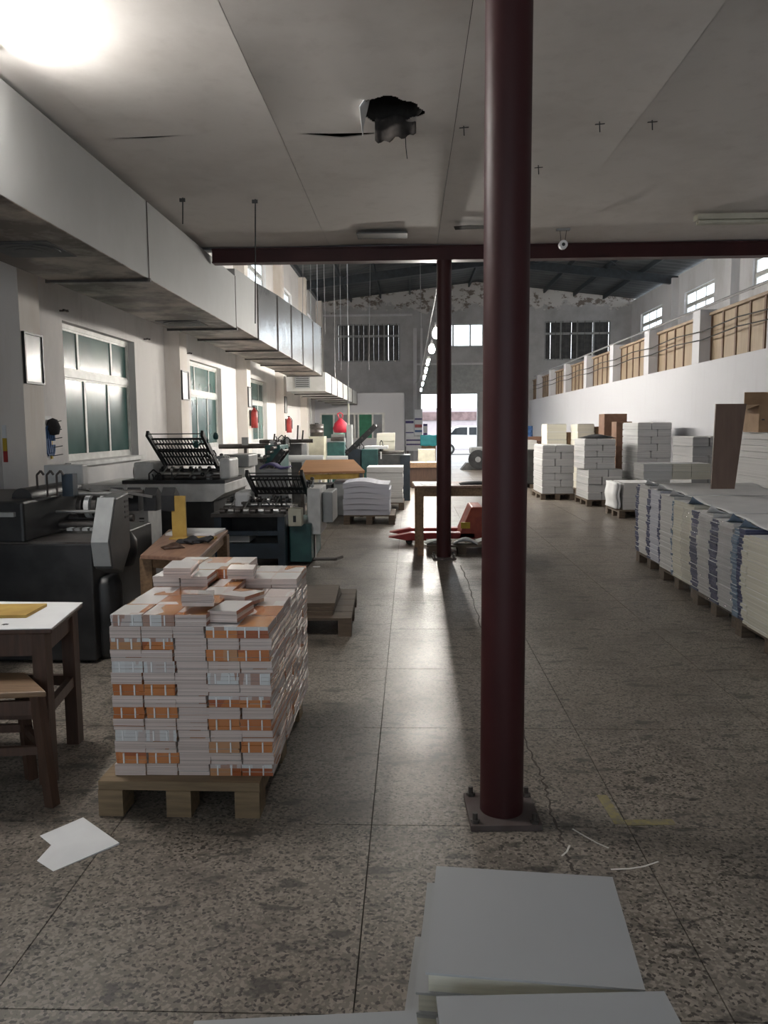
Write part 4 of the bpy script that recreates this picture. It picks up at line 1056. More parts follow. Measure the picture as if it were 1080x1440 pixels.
MB().box(P_(300, 660).x + .02, P_(318, 660).x, YW + 0.20, YW + 0.70, ztop + .04, ztop + .3).build('side_block', 'lightgrey', Wm, bevel=.03)
x = P_(187, 660).x - .1; MB().cyl((x, YW + 0.40, ztop + .12), (x + .04, YW + 0.40, ztop + .12), .125, 24).build('hand_wheel', 'rubber', Wm)
m = MB(); 
for k in range(3): m.lathe([(.001, 0), (.03, .01), (.035, .05), (.02, .08), (.001, .09)], (P_(285, 640).x + .12 * k - .1, YW + 0.10, ztop + .43 + .05 * k), 10)
m.build('adjusting_knobs', 'green', Wm)
MB().box(PY(318, 690, 10.75).x, PY(345, 690, 10.75).x, 10.75, 11.5, .05, ztop + .12).build('feeder_cabinet', 'lightgrey', Wm, bevel=.01)
MB().box(PY(319, 650, 10.8).x, PY(350, 650, 10.8).x, 10.8, 11.45, ztop + .125, ztop + .30).build('feeder_head', 'greymetal', Wm, bevel=.02)

Bm = thing('folding_machine', 'navy folding machine with slanted slatted plate beside the paper pallets', 'machine', (-1.7, 9.2, 0))
YN = 8.55
P_ = lambda px, py: PY(px, py, YN)
xl, xr = P_(302, 725).x, P_(400, 725).x; zt = P_(350, 722).z
for s in (xl + .03, xr - .04): MB().box(s - .04, s + .04, YN, 9.7, .0, zt - .04).build('side_frame', 'bluegrey', Bm)
for z, h in ((.10, .17), (.36, .05)): MB().box(xl + .07, xr - .08, YN + .03, YN + .09, z, z + h).build('front_rail', 'bluegrey', Bm)
MB().box(xl + .1, xl + .35, YN + .15, YN + .55, .27, .34).build('paper_tray', 'lightgrey', Bm)
MB().box(xl + .07, xr - .08, YN + .5, 9.65, .06, zt - .1).build('drive_case', 'black', Bm)
MB().box(xl - .04, xr, YN - .02, 9.6, zt - .04, zt).build('delivery_table', 'oily', Bm)
rollers(Bm, xl + .05, xr + .02, 8.95, zt + .10)
for k in range(9):
    x = xl + .05 + (xr - xl - .1) * k / 8; MB().cyl((x, YN + .05 + .05 * (k % 2), zt + .02), (x + .06, YN + .05 + .05 * (k % 2), zt + .02), .035, 10).build('delivery_wheel', 'steel' if k % 2 else 'oily', Bm)
fold_plate(Bm, P_(346, 712).x - .02, P_(424, 712).x - .02, 9.25, zt + .16, 8.75, P_(380, 668).z, 13, .25)
MB().box(P_(322, 700).x, P_(340, 700).x + .02, 8.8, 9.2, zt + .02, zt + .22).build('side_block', 'paper', Bm, bevel=.04)
MB().box(P_(402, 730).x, P_(434, 730).x, 8.75, 9.7, .03, P_(402, 740).z).build('green_base', 'green', Bm, bevel=.015)
MB().box(P_(404, 715).x, P_(423, 715).x, 8.6, 8.75, P_(410, 741).z, P_(410, 716).z).build('switch_box', 'cream', Bm, bevel=.008)
MB().box(P_(411, 715).x, P_(415, 715).x, 8.592, 8.6, P_(410, 735).z, P_(410, 726).z).build('switch', 'black', Bm)
MB().box(P_(427, 715).x, P_(446, 715).x, 8.85, 9.5, P_(430, 757).z, P_(430, 690).z).build('motor_cabinet', 'lightgrey', Bm, bevel=.01)
MB().box(P_(447, 715).x, P_(462, 715).x, 9.0, 9.6, P_(430, 742).z, P_(430, 697).z).build('motor_cabinet', 'greymetal', Bm, bevel=.01)
MB().box(P_(430, 758).x, P_(436, 758).x, 9.0, 9.1, 0, P_(430, 757).z).build('stand_leg', 'oily', Bm)
MB().path([(P_(430, 765).x, 8.85, .05), (P_(468, 765).x, 8.85, .05), (P_(468, 765).x + .06, 9.0, .05)], .02, 6).build('foot_pedal_bar', 'oily', Bm)
MB().cyl((P_(346, 650).x, 9.4, zt + .2), (P_(425, 650).x, 9.4, zt + .2), .03, 10).build('rear_roller', 'oily', Bm)
m = MB(); m.grid(lambda u, v: (P_(336, 660).x + .36 * u, 9.7 + .3 * v, zt + .50 + .03 * math.sin(7 * u) - .12 * abs(u - .5)), 8, 4); o = m.build('violet_cloth', 'purple', Bm, fix=False)
so = o.modifiers.new('t', 'SOLIDIFY'); so.thickness = .02
MB().box(P_(336, 660).x, P_(336, 660).x + .36, 9.7, 10.0, 0, zt + .42).build('rear_cabinet', 'greymetal', Bm)

def clutter(M, x0, x1, y0, y1, z0, z1, n, seed):
    R = random.Random(seed); U = lambda a, b: a + (b - a) * R.random()
    for k in range(n):
        x, y, z = U(x0, x1), U(y0, y1), U(z0, z1); c = k % 4; mt = R.choice(['oily', 'steel', 'black', 'greymetal', 'darkgrey'])
        if c == 0: MB().cyl((x, y, z0 - .02), (x, y, z), .008, 6).lathe([(.001, -.02), (.022, -.015), (.026, 0), (.02, .015), (.001, .02)], (x, y, z), 10).build('control_knob', mt, M)
        elif c == 1: MB().bar((x, y, z0 - .02), (x + U(-.08, .08), y, z), .014, .014).cyl((x, y - .02, z0), (x, y + .02, z0), .02, 8).build('lever', mt, M)
        elif c == 2:
            e = (x + U(-.12, .12), y + U(-.06, .06)); MB().path([(x, y, z0 - .02), (x, y, z), ((x + e[0]) / 2, (y + e[1]) / 2, z + .05), (e[0], e[1], z), (e[0], e[1], z0 - .02)], .009, 6).build('hose', 'rubber', M)
        else: MB().box(x - .03, x + .03, y - .03, y + .03, z0 - .02, z0 + .05).cyl((x - .05, y, z0 + .03), (x + .05, y, z0 + .03), .018, 8).build('bearing_block', mt, M)
xA = WL[M.name]
zA = PY(100, 763, 5.0).z
clutter(M, -2.9, -2.15, 5.5, 5.95, zA + .10, zA + .26, 12, 3)
clutter(Wm, PY(290, 650, 9.6).x, PY(322, 650, 9.6).x - .05, 9.5, 9.9, PY(250, 681, 9.35).z + .28, PY(250, 640, 9.35).z, 8, 5)
clutter(Wm, PY(215, 660, 9.5).x, PY(300, 660, 9.5).x, 9.45, 9.6, PY(250, 681, 9.35).z + .06, PY(250, 681, 9.35).z + .16, 10, 6)
clutter(Bm, PY(340, 700, 9.0).x, PY(425, 700, 9.0).x, 8.75, 9.0, PY(350, 722, 8.55).z + .06, PY(350, 722, 8.55).z + .17, 12, 7)
clutter(Bm, PY(428, 690, 9.0).x, PY(445, 690, 9.0).x, 8.95, 9.4, PY(430, 690, 8.55).z + .02, PY(430, 690, 8.55).z + .1, 6, 8)
# ------------------------------------------------------------------ behind: plywood topped machine, paper piles, further machines
T = thing('plywood_table', 'bench with an orange plywood top behind the navy machine', 'bench', (-1.35, 14, 0))
A = [PY(420, 664, 13.5), PY(513, 662, 13.5), PY(497, 646, 14.5), PY(430, 647, 14.5)]
m = MB(); m._add([tuple(a - Vector((0, 0, .04))) for a in A] + [tuple(a) for a in A], [(3, 2, 1, 0), (4, 5, 6, 7), (0, 1, 5, 4), (1, 2, 6, 5), (2, 3, 7, 6), (3, 0, 4, 7)]); m.build('plywood_top', 'plywood', T)
MB().bar(A[0] + Vector((.02, .03, -.09)), A[1] + Vector((-.02, .03, -.09)), .03, .09).build('front_apron', 'yellowcard', T)
for a in A:
    MB().box(a.x - .03 + (-.06 if a.x > -1.2 else .06), a.x + .03 + (-.06 if a.x > -1.2 else .06), a.y - .03, a.y + .03, 0, a.z - .045).build('leg', 'oily', T)
MB().box(A[0].x + .12, A[0].x + .55, 13.6, 14.3, .02, .55).build('machine_box', 'darkgrey', T)
MB().box(A[0].x + .6, A[0].x + .95, 13.6, 14.2, .02, .62).build('machine_box', 'greymetal', T)

def sheet_pile(name, label, x0, x1, y0, y1, z0, z1, n, mats=('paperedge', 'paper'), jit=.012, cat='paper pile', bow=0.0, group=None):
    """thick lifts of paper, each a visible layer"""
    t = thing(name, label, cat, ((x0 + x1) / 2, (y0 + y1) / 2, z0), group)
    h = (z1 - z0) / n
    for k in range(n):
        ox, oy = ru(-jit, jit), ru(-jit, jit); nx = 8 if bow else 1
        m = MB(); za, zb = z0 + k * h + .001, z0 + (k + 1) * h - .001
        if bow:
            b = bow * k / n; f = lambda u: b * (math.sin(math.pi * min(1, u * 1.25)) - .35 * u)
            vs = []; 
            for i in range(nx + 1):
                u = i / nx; x = x0 + ox + (x1 - x0) * u; d = f(u)
                vs += [(x, y0 + oy, za + d), (x, y1 + oy, za + d), (x, y1 + oy, zb + d * 1.05), (x, y0 + oy, zb + d * 1.05)]
            fs = [(4 * i + a, 4 * i + (a + 1) % 4, 4 * i + 4 + (a + 1) % 4, 4 * i + 4 + a) for i in range(nx) for a in range(4)] + [(0, 1, 2, 3), (4 * nx, 4 * nx + 1, 4 * nx + 2, 4 * nx + 3)]
            m._add(vs, fs)
        else: m.box(x0 + ox, x1 + ox, y0 + oy, y1 + oy, za, zb, mis=[0, 1, 0, 0, 0, 0])
        m.build('paper_lift', list(mats), t)
    return t
a, b = PF(484, 737), PF(552, 737)
pallet('pallet', 'old wooden pallet under the bowed white paper pile', a.x, b.x + .04, 12.4, 13.4, .15, mat='palletdark')
zt = PY(500, 680, 12.45).z
sheet_pile('paper_pile', 'bowed white paper pile on an old pallet beside the plywood bench', a.x + .0, b.x - .04, 12.43, 13.35, .15, zt, 6, ('blueedge', 'paper'), .012, bow=.05)
a, b = PY(514, 690, 14.6), PY(568, 690, 14.6); z1 = PY(540, 657, 14.6).z
pallet('pallet', 'old wooden pallet under the flat white paper pile', a.x, b.x, 14.6, 15.5, .14, mat='palletdark')
sheet_pile('paper_pile', 'flat white paper pile behind the bowed pile', a.x + .02, b.x - .02, 14.62, 15.45, .14, z1, 7, ('paperedge', 'paper'), .008)

def machine_block(label, px0, px1, pyt, Y, dep, mat, extra=(), zb=0.02):
    a, b = PY(px0, pyt, Y), PY(px1, pyt, Y)
    t = thing('folding_machine', label, 'machine', ((a.x + b.x) / 2, Y + dep / 2, 0))
    MB().box(a.x, b.x, Y, Y + dep, zb, a.z).build('body', mat, t, bevel=.015)
    MB().box(a.x + .05, b.x - .05, Y + .05, Y + dep - .05, 0, zb).build('plinth', 'black', t)
    return t, a.x, b.x, a.z
# green machine with long slanted plate
G, xa, xb, z = machine_block('green folding machine with a slanted black fold plate behind the flat paper pile', 508, 531, 632, 16.4, 1.0, 'green')
MB().box(xb, PY(566, 650, 16.5).x, 16.6, 17.2, .3, PY(540, 640, 16.5).z).build('roller_frame', 'darkgrey', G)
for k in range(4): MB().cyl((xb, 16.65 + .12 * k, PY(540, 638, 16.5).z + .02), (PY(568, 650, 16.5).x, 16.65 + .12 * k, PY(540, 638, 16.5).z + .02), .035, 10).build('roller', 'oily', G)
x9 = PY(566, 650, 16.5).x; box1('end_frame', 'bluegrey', (x9 - .05, x9 + .16, 16.45, 17.3, .0, PY(566, 640, 16.5).z), G)
MB().box(PY(535, 620, 16.5).x, PY(537, 620, 16.5).x, 16.37, 16.41, z - .2, z - .05).build('name_plate', 'paper', G)
def slanted(Mch, pA, pB, y0, y1, mat='black'):
    """plate slanting in x-z, seen side-on"""
    A, B = pA, pB
    for y in (y0, y1): MB().bar((A.x, y, A.z), (B.x, y, B.z), .035, .09).build('side_rail', mat, Mch)
    m = MB()
    for k in range(10):
        y = y0 + (y1 - y0) * (k + .5) / 10; m.bar((A.x, y, A.z), (B.x, y, B.z), .035, .012)
    m.build('plate_slats', 'darkgrey', Mch)
    for u in (.05, .3, .55, .8, .97):
        p = A.lerp(B, u); MB().cyl((p.x, y0 - .03, p.z), (p.x, y1 + .03, p.z), .02, 8).build('cross_bar', 'oily', Mch)
clutter(G, PY(488, 630, 16.5).x, PY(560, 630, 16.5).x, 16.7, 17.15, PY(540, 636, 16.5).z + .04, PY(540, 620, 16.5).z, 10, 14)
slanted(G, PY(487, 638, 16.5), PY(528, 598, 16.5), 16.45, 17.2)
MB().box(PY(486, 625, 16.6).x, PY(508, 625, 16.6).x, 16.5, 17.2, .05, PY(490, 632, 16.6).z).build('roller_housing', 'bluegrey', G)
MB().box(PY(512, 622, 16.5).x, PY(545, 622, 16.5).x, 16.6, 17.1, z + .0, z + .06).build('sheet_tray', 'paper', G)
sheet_pile('paper_pile', 'cream paper pile standing behind the green folding machine', PY(530, 620, 17.5).x, PY(555, 620, 17.5).x, 17.45, 17.9, .0, PY(540, 609, 17.3).z, 8, ('creamedge', 'paper'), .012)
# second green machine with plate, further to the left
G2, xa, xb, z = machine_block('green folding machine with a short slanted plate beside the grey feed rollers', 372, 394, 626, 13.2, .9, 'green')
clutter(G2, xa, xb, 13.3, 14.0, z + .02, z + .16, 8, 12)
slanted(G2, PY(375, 668, 13.0), PY(403, 632, 13.0), 12.7, 13.15)
for k in range(5): MB().cyl((xb - .25 + .06 * k, 12.8, z - .25 + .07 * k), (xb - .25 + .06 * k, 13.15, z - .25 + .07 * k), .03, 10).build('roller', 'oily', G2)
MB().box(xa - .5, xa, 13.0, 13.9, .3, z - .22).build('feeder_bed', 'greymetal', G2)
MB().box(xa - .62, xb - .3, 12.9, 13.0, z - .19, z - .14).build('guide_rail', 'greymetal', G2)
for s in (xa - .45, xa - .08): box1('leg', 'black', (s - .03, s + .03, 13.05, 13.8, 0, .3), G2)
# long pipe rail over the machines
pa_, pb_ = PY(308, 628, 14.4), PY(375, 626, 14.4)
R_ = thing('pipe_rail', 'long dark pipe rail standing over the far machines', 'rail', (pa_.x, 14.4, 0))
MB().cyl(pa_, PY(378, 627, 14.4), .045, 12).build('pipe', 'oily', R_)
MB().cyl(PY(365, 621, 14.4), PY(440, 620, 14.4), .035, 12).build('pipe', 'oily', R_)
for px in (345, 402): q = PY(px, 624, 14.4); MB().cyl((q.x, 14.4, 0), (q.x, 14.4, q.z), .03, 8).build('post', 'oily', R_); MB().box(q.x - .06, q.x + .06, 14.36, 14.44, q.z - .05, q.z + .12).build('clamp', 'greymetal', R_)
for px, h in ((385, 610), (400, 612), (425, 605), (418, 598)): q = PY(px, 622, 14.4); MB().cyl(q, (q.x + .02, 14.4, PY(px, h, 14.4).z), .015, 6).build('upright_pin', 'black', R_)
# dark machine and its white cloth rolls
D3, xa, xb, z = machine_block('dark grey machine with white cloth rolls behind the plywood bench', 398, 424, 624, 15.2, .8, 'darkgrey')
for k, (p0, p1) in enumerate((((401, 645), (455, 645)), ((459, 646), (489, 646)))):
    a, b = PY(*p0, 14.85), PY(*p1, 14.85); tag(MB().cyl(a, b, .07, 14).box(a.x + .05, a.x + .1, 14.8, 14.9, 0, a.z).box(b.x - .1, b.x - .05, 14.8, 14.9, 0, a.z).build('cloth_roll', ['paper']), ['long white cloth roll on props behind the plywood bench', 'short white cloth roll on props behind the plywood bench'][k], 'cloth roll')
a = PY(410, 634, 15.1); m = MB(); m.grid(lambda u, v: (a.x - .25 + .5 * u, 15.05 + .5 * v, z + .012 + .13 * math.sin(math.pi * u) * math.sin(math.pi * v) * (1 + .4 * math.sin(8 * u))), 10, 8); o = m.build('white_rag', 'paper', fix=False); so = o.modifiers.new('t', 'SOLIDIFY'); so.thickness = .01
tag(o, 'crumpled white rag on the dark grey machine', 'rag')
# barrel boxes, cabinets
def carton(label, px0, px1, pt, pb, Y, dep, mat, name='carton', cat='box', z0=None, floor_=False):
    a, b = PY(px0, pt, Y), PY(px1, pb, Y); t = thing(name, label, cat, ((a.x + b.x) / 2, Y + dep / 2, 0 if floor_ else b.z))
    zb = 0 if floor_ else (b.z if z0 is None else z0)
    MB().box(a.x, b.x, Y, Y + dep, zb, a.z).build('box_body', mat, t, bevel=.006)
    MB().box(a.x + .01, b.x - .01, Y + dep * .47, Y + dep * .53, a.z + .0005, a.z + .002).build('lid_seam', 'joint', t)
    MB().box(a.x + .02, (a.x * .7 + b.x * .3), Y - .003, Y - .0005, zb + (a.z - zb) * .35, zb + (a.z - zb) * .6).build('box_label', 'cream', t)
    return t, a, b
t, a, b = carton('olive carton on the floor under the dark drum', 434, 456, 614, 640, 19.0, .6, 'cream', floor_=True)
q = PY(445, 613, 19.3); t = thing('oil_drum', 'dark drum standing on the olive carton', 'drum', (q.x, 19.4, a.z))
m = MB(); m.lathe([(.001, 0), (.17, 0), (.17, .09), (.18, .1), (.17, .11), (.17, .2), (.18, .21), (.17, .22), (.17, .3), (.001, .3)], (q.x, 19.4, a.z + .003), 20); m.build('drum_body', 'oily', t)
MB().cyl((q.x, 19.4, a.z + .303), (q.x, 19.4, a.z + .33), .05, 12).build('cap', 'black', t)
G3, xa, xb, z = machine_block('green cabinet machine next to the olive carton', 460, 484, 622, 19.5, .45, 'green')
MB().cyl((xa + .1, 19.45, z + .08), (xb, 19.45, z + .08), .05, 10).build('roller', 'oily', G3)
MB().cyl((xa + .1, 19.6, z + .15), (xb, 19.6, z + .15), .05, 10).build('roller', 'steel', G3)
t, a, b = carton('tall grey electrical cabinet by the slanted plate', 487, 495, 597, 640, 18.0, .35, 'greymetal', 'electrical_cabinet', 'cabinet', floor_=True)
q = PY(490, 568, 16); t = thing('vertical_tube_lamp', 'white vertical tube hung above the grey electrical cabinet', 'lamp', (q.x, 16, q.z))
MB().cyl(PY(490, 568, 16), PY(490, 597, 16), .022, 10).build('tube', 'lampoff', t); MB().cyl(PY(490, 575, 16) + Vector((0, 0, .12)), PY(490, 566, 16), .024, 10).build('end_cap', 'greymetal', t)
# red bag and mint bucket
q = PY(479, 602, 20.2); t = thing('red_bag', 'red plastic bag hanging over the mint bucket', 'bag', (q.x, 20.2, q.z - .1))
m = MB(); m.lathe([(.001, -.12), (.17, -.11), (.2, 0), (.16, .12), (.08, .2), (.03, .25)], (q.x, 20.2, q.z), 14); m.build('bag_body', 'redcloth', t)
m = MB(); m.path([(q.x - .03, 20.2, q.z + .24), (q.x - .08, 20.2, q.z + .36), (q.x, 20.2, q.z + .4), (q.x + .06, 20.2, q.z + .34), (q.x + .03, 20.2, q.z + .24)], .015, 6); m.build('bag_handle', 'redcloth', t)
q = PY(477, 616, 20.2); t = thing('bucket', 'mint green bucket under the red bag', 'bucket', (q.x, 20.2, q.z - .02))
m = MB(); m.lathe([(.001, 0), (.13, 0), (.15, .11), (.16, .12), (.14, .12), (.12, .02)], (q.x, 20.2, PY(477, 616, 20.2).z), 18); m.build('pail', 'mint', t)
zz = PY(477, 616, 20.2).z; box1('pail_stand', 'greymetal', (q.x - .15, q.x + .15, 20.05, 20.35, 0, zz), t)
# office partition at the back left
Yo = 33.0
o1 = [(PY(450, 590, Yo).x, PY(541, 590, Yo).x, PY(450, 618, Yo).z, PY(450, 581, Yo).z)]
ztp = PY(500, 553, Yo).z; xe = PY(568, 590, Yo).x
m = MB()
for (a, b, c, d) in split(XL, xe, 0, ztp, o1): m.box(a, b, Yo, Yo + .12, c, d)
m.box(xe - .12, xe, Yo + .12, YB, 0, ztp); m.box(XL, xe - .12, Yo + .12, YB, ztp - .1, ztp)
pw = struct(m.build('wall_partition', 'whitewall'))
a, b, c, d = o1[0]
NWIN[0] += 1
w = thing('window_%d' % NWIN[0], 'w', 'w', ((a + b) / 2, Yo, c)); del w['label']; del w['category']; struct(w)
f = MB(); f.box(a, b, Yo - .02, Yo + .1, d - .07, d).box(a, b, Yo - .02, Yo + .1, c, c + .05)
for u in (0, .2, .33, .52, .58, .80, .96): f.box(a + (b - a) * u, a + (b - a) * u + (.07 if u != .96 else (b - a) * .04), Yo - .02, Yo + .1, c + .05, d - .07)
f.build('window_frame', 'alu', w)
ed = [.0, .2, .33, .52, .58, .80, .96]
for k in range(6):
    box1('pane', 'greenboard' if k == 4 else ('greenglass' if k in (0,) else 'clearglass'), (a + (b - a) * ed[k] + .07, a + (b - a) * ed[k + 1], Yo + .03, Yo + .04, c + .05, d - .07), w)
# posters on partition and conduit
def poster(label, px0, px1, pt, pb, Y, mat, bands=(), legs=False):
    a, b = PY(px0, pt, Y), PY(px1, pb, Y); t = thing('poster', label, 'poster', ((a.x + b.x) / 2, Y, b.z))
    MB().box(a.x, b.x, Y, Y + .008, b.z, a.z).build('sheet', mat, t)
    if legs:
        for x in (a.x + .08, b.x - .08): MB().box(x - .02, x + .02, Y + .009, Y + .04, 0, a.z - .05).build('easel_leg', 'darkwood', t)
    for u0, u1, mt in bands: MB().box(a.x + .01, b.x - .01, Y - .003, Y - .0005, b.z + (a.z - b.z) * u0, b.z + (a.z - b.z) * u1).build('printed_band', mt, t)
Yp = YB - .11
poster('white notice with red heading on the far wall conduit', 583, 594, 576, 612, Yp, 'paper', ((.30, .42, 'red'), (.12, .2, 'blue'), (.6, .66, 'purple')))
poster('white notice with purple heading beside the conduit', 570, 582, 590, 628, Yp, 'paper', ((.86, .95, 'purple'), (.5, .54, 'purple')))
poster('blue framed notice beside the gate', 595, 601, 596, 612, Yp, 'purple', ((.2, .8, 'paper'),))
poster('white printed board standing before the notices', 571, 592, 614, 634, YB - .6, 'paper', ((.7, .8, 'purple'), (.4, .5, 'purple')), True)
o = bpy.data.objects
q = PY(602, 618, 33.5); m = MB(); hz = PY(602, 612, 33.5).z; hb = PY(602, 627, 33.5).z
tt = thing('tarp_bundle', 'cyan tarp draped over a crate by the gate', 'tarp', (q.x, 33.5, 0))
MB().box(PY(593, 620, 33.5).x, PY(613, 620, 33.5).x, 33.5, 34.2, 0, hz - .03).build('crate', 'woodtable', tt)
m = MB(); x0_, x1_ = PY(591, 620, 33.5).x, PY(614, 620, 33.5).x
m.grid(lambda u, v: (x0_ + (x1_ - x0_) * u, 33.46 if v < .6 else 33.46 + (v - .6) * 1.9, hb + (hz - hb) * min(1, v / .6) + .012 * math.sin(u * 14)), 14, 10); ob = m.build('tarp', 'cyan', tt, fix=False); so = ob.modifiers.new('t', 'SOLIDIFY'); so.thickness = .01
# desk with papers before the gate
a, b = PY(575, 652, 19.8), PY(630, 652, 19.8)
t = thing('desk', 'dark brown desk with papers by the second column', 'desk', ((a.x + b.x) / 2, 20.2, 0)); zt = PY(600, 651, 19.8).z
MB().box(a.x, b.x, 19.8, 20.7, zt - .12, zt).build('desk_top', 'woodtable', t)
MB().box(a.x + .03, b.x - .03, 19.84, 20.65, .02, zt - .12).build('desk_body', 'darkwood', t)
MB().box(a.x + .06, b.x - .06, 19.88, 20.6, 0, .02).build('plinth', 'black', t)
for k, (dx, w_, r) in enumerate(((.25, .3, .1), (.60, .26, -.1), (.86, .16, .1))):
    tag(MB().at((a.x + dx, 20.15 + .1 * k, zt + .001), rz=r).box(-w_ / 2, w_ / 2, -.2, .2, 0, .008).build('paper_stack', 'paper'), 'loose white papers lying on the dark brown desk', 'paper', 'papers on the brown desk')
# stacks of paper behind desk
t, a, b = carton('pale carton behind the brown desk', 588, 612, 632, 660, 22.5, .6, 'cream', floor_=True)
# floor standing equipment by the gate: grey engine with flywheel
q0, q1 = PY(652, 657, 28.0), PY(680, 625, 28.0)
t = thing('engine_cart', 'old grey engine with a flywheel standing near the gate', 'engine', ((q0.x + q1.x) / 2, 28.3, 0))
MB().box(q0.x + .25, q1.x + .3, 28.0, 28.8, .25, q1.z - .1).build('engine_block', 'greymetal', t, bevel=.03)
MB().cyl((q0.x + .5, 27.9, .38), (q0.x + .5, 28.02, .38), .34, 24).build('flywheel', 'black', t)
MB().cyl((q0.x + .5, 27.86, .38), (q0.x + .5, 27.9, .38), .1, 14).build('wheel_hub', 'greymetal', t)
MB().prism([(q0.x - .1, .0), (q0.x + .3, .0), (q0.x + .4, .3), (q0.x + .1, .25)], 'y', 28.0, 28.6).build('skid', 'darkgrey', t)
MB().box(q0.x + .1, q1.x + .3, 28.05, 28.75, .02, .25).build('base', 'darkgrey', t)

# ------------------------------------------------------------------ low pallets, bench, pallet jack
pallet('pallet', 'empty old pallet on the floor behind the orange books', -1.35, -.46, 5.68, 6.75, .14, rz=.03, mat='palletdark', n=5)
m = MB(); t = thing('plank_stack', 'dark planks lying on the empty old pallet', 'plank', (-.85, 6.1, .14))
for k in range(3): MB().at((-.86, 6.12, .1405 + .028 * k), rz=.02 * k).box(-.36, .27, -.34 + .02 * k, .40, 0, .027).build('plank', 'palletdark', t)
t, ins = table('wooden_bench', 'rough wooden bench around the second maroon column', [(.05, 9.35), (1.25, 9.35), (1.25, 10.1), (.02, 10.1)], .85, .03, .075, 'woodtop', 'woodtable', .10, 'bench')
tag(MB().at((.28, 9.6, .8505), rz=.1).box(-.15, .2, -.16, .16, 0, .004).build('paper_sheet', 'paper'), 'white sheet lying on the rough wooden bench', 'paper')
m = MB(); m.at((.85, 9.62, .8555)).grid(lambda u, v: ((u - .5) * .5, (v - .5) * .3, .03 * (math.sin(math.pi * u) * math.sin(math.pi * v)) ** .5), 10, 6); o = m.build('dark_rag', 'cloth', fix=False); so = o.modifiers.new('t', 'SOLIDIFY'); so.thickness = .006
tag(o, 'dark rag lying on the rough wooden bench', 'rag')
J = thing('pallet_jack', 'red hand pallet jack parked under the rough wooden bench', 'pallet jack', (.4, 10.4, 0))
for k, (ya) in enumerate((10.25, 10.75)):
    MB().prism([(-.30, .10), (-.05, .055), (.85, .055), (.85, .16), (.0, .16)], 'y', ya, ya + .16).build('fork', 'red', J, bevel=.01)
    MB().cyl((-.02, ya + .03, .045), (-.02, ya + .13, .045), .045, 12).build('load_roller', 'rubber', J)
MB().prism([(.62, .08), (.95, .08), (.95, .50), (.80, .50)], 'y', 10.25, 10.91).build('pump_head', 'redorange', J, bevel=.015)
MB().box(.66, .78, 10.22, 10.26, .22, .30).build('yellow_sticker', 'yellow', J)
MB().cyl((1.0, 10.35, .09), (1.0, 10.8, .09), .09, 16).build('steer_wheel', 'rubber', J)
MB().path([(.92, 10.58, .3), (1.25, 10.5, 1.05), (1.25, 10.42, 1.12)], .018, 8).build('handle', 'oily', J)
m = MB(); t = thing('scrap_pallet', 'low pallet with scrap paper in front of the red pallet jack', 'pallet', (.6, 9.75, 0))
for k in range(4): MB().box(.2, 1.1, 9.45 + .15 * k, 9.58 + .15 * k, .09, .112).build('deck_board', 'palletdark', t)
for sx in (.27, .63, 1.03): MB().box(sx - .05, sx + .05, 9.46, 10.06, 0, .09).build('runner', 'palletdark', t)
for k, (x, y, r, h) in enumerate(((.32, 9.66, .1, .05), (.68, 9.62, -.1, .08), (.98, 9.82, .1, .05))):
    mm = MB().at((x, y, .1165), rz=r); mm.grid(lambda u, v: ((u - .5) * .30, (v - .5) * .22, h * math.sin(math.pi * u) * (.4 + .6 * math.sin(2 + 5 * v) ** 2)), 8, 6); o = mm.build('scrap_paper', 'paper', fix=False); so = o.modifiers.new('t', 'SOLIDIFY'); so.thickness = .004
    tag(o, 'crumpled white scrap paper on the low pallet under the bench', 'paper', 'scraps on the low pallet')

# ------------------------------------------------------------------ stacks of bundled sheets along the right wall
def ream_stack(label, x0, x1, y0, y1, z0, z1, n, group, mats=('ream', 'paper', 'joint'), lab2=None, jit=.012, halves=2, ny=2):
    """courses of paper bundles, two abreast, laid alternately; each bundle is a thing"""
    h = (z1 - z0) / n
    for k in range(n):
        cutx = .5 + (.09 if k % 2 else -.09)
        ex = [x0, x0 + (x1 - x0) * cutx, x1] if halves == 2 else [x0, x1]
        for a, b in zip(ex[:-1], ex[1:]):
            for jy in range(ny):
                ya, yb = y0 + (y1 - y0) * jy / ny, y0 + (y1 - y0) * (jy + 1) / ny
                ox, oy = ru(-.004, .004), ru(-jit, jit)
                t = thing('paper_bundle', label, 'paper bundle', ((a + b) / 2, (ya + yb) / 2, z0 + k * h), group)
                g = .006
                m = MB(); m.box(a + g + ox, b - g + ox, ya + g + oy, yb - g + oy, z0 + k * h + .001, z0 + (k + 1) * h - .013, mis=[0, 1, 0, 0, 0, 0]); m.build('wrapped_sheets', list(mats), t)
                c = b - .10 if (k + (a > x0)) % 2 else a + .10
                MB().box(a + g + .012 + ox, b - g - .012 + ox, ya + g + .012 + oy, yb - g - .012 + oy, z0 + (k + 1) * h - .0125, z0 + (k + 1) * h - .001).build('card_layer', 'greymetal' if k % 2 else 'paperedge', t)
x0, x1 = PY(762, 690, 16.5).x, PY(807, 690, 16.5).x
pallet('pallet', 'wooden pallet under the near short stack of paper bundles by the pillars', x0 - .02, x1 + .02, 16.5, 17.75, .13, mat='palletdark')
ream_stack('grey white paper bundle in the stack standing alone nearest the gate aisle', x0, x1, 16.52, 17.7, .131, PY(780, 626, 16.5).z, 7, 'bundles in the aisle stack', ny=1)
x0, x1 = PY(827, 690, 15.1).x, PY(875, 690, 15.1).x; zt = PY(850, 660, 15.1).z; zt2 = PY(840, 617, 15.3).z
pallet('pallet', 'wooden pallet under the stepped stack of paper bundles', x0 - .02, x1 + .02, 15.1, 16.2, .13, mat='palletdark')
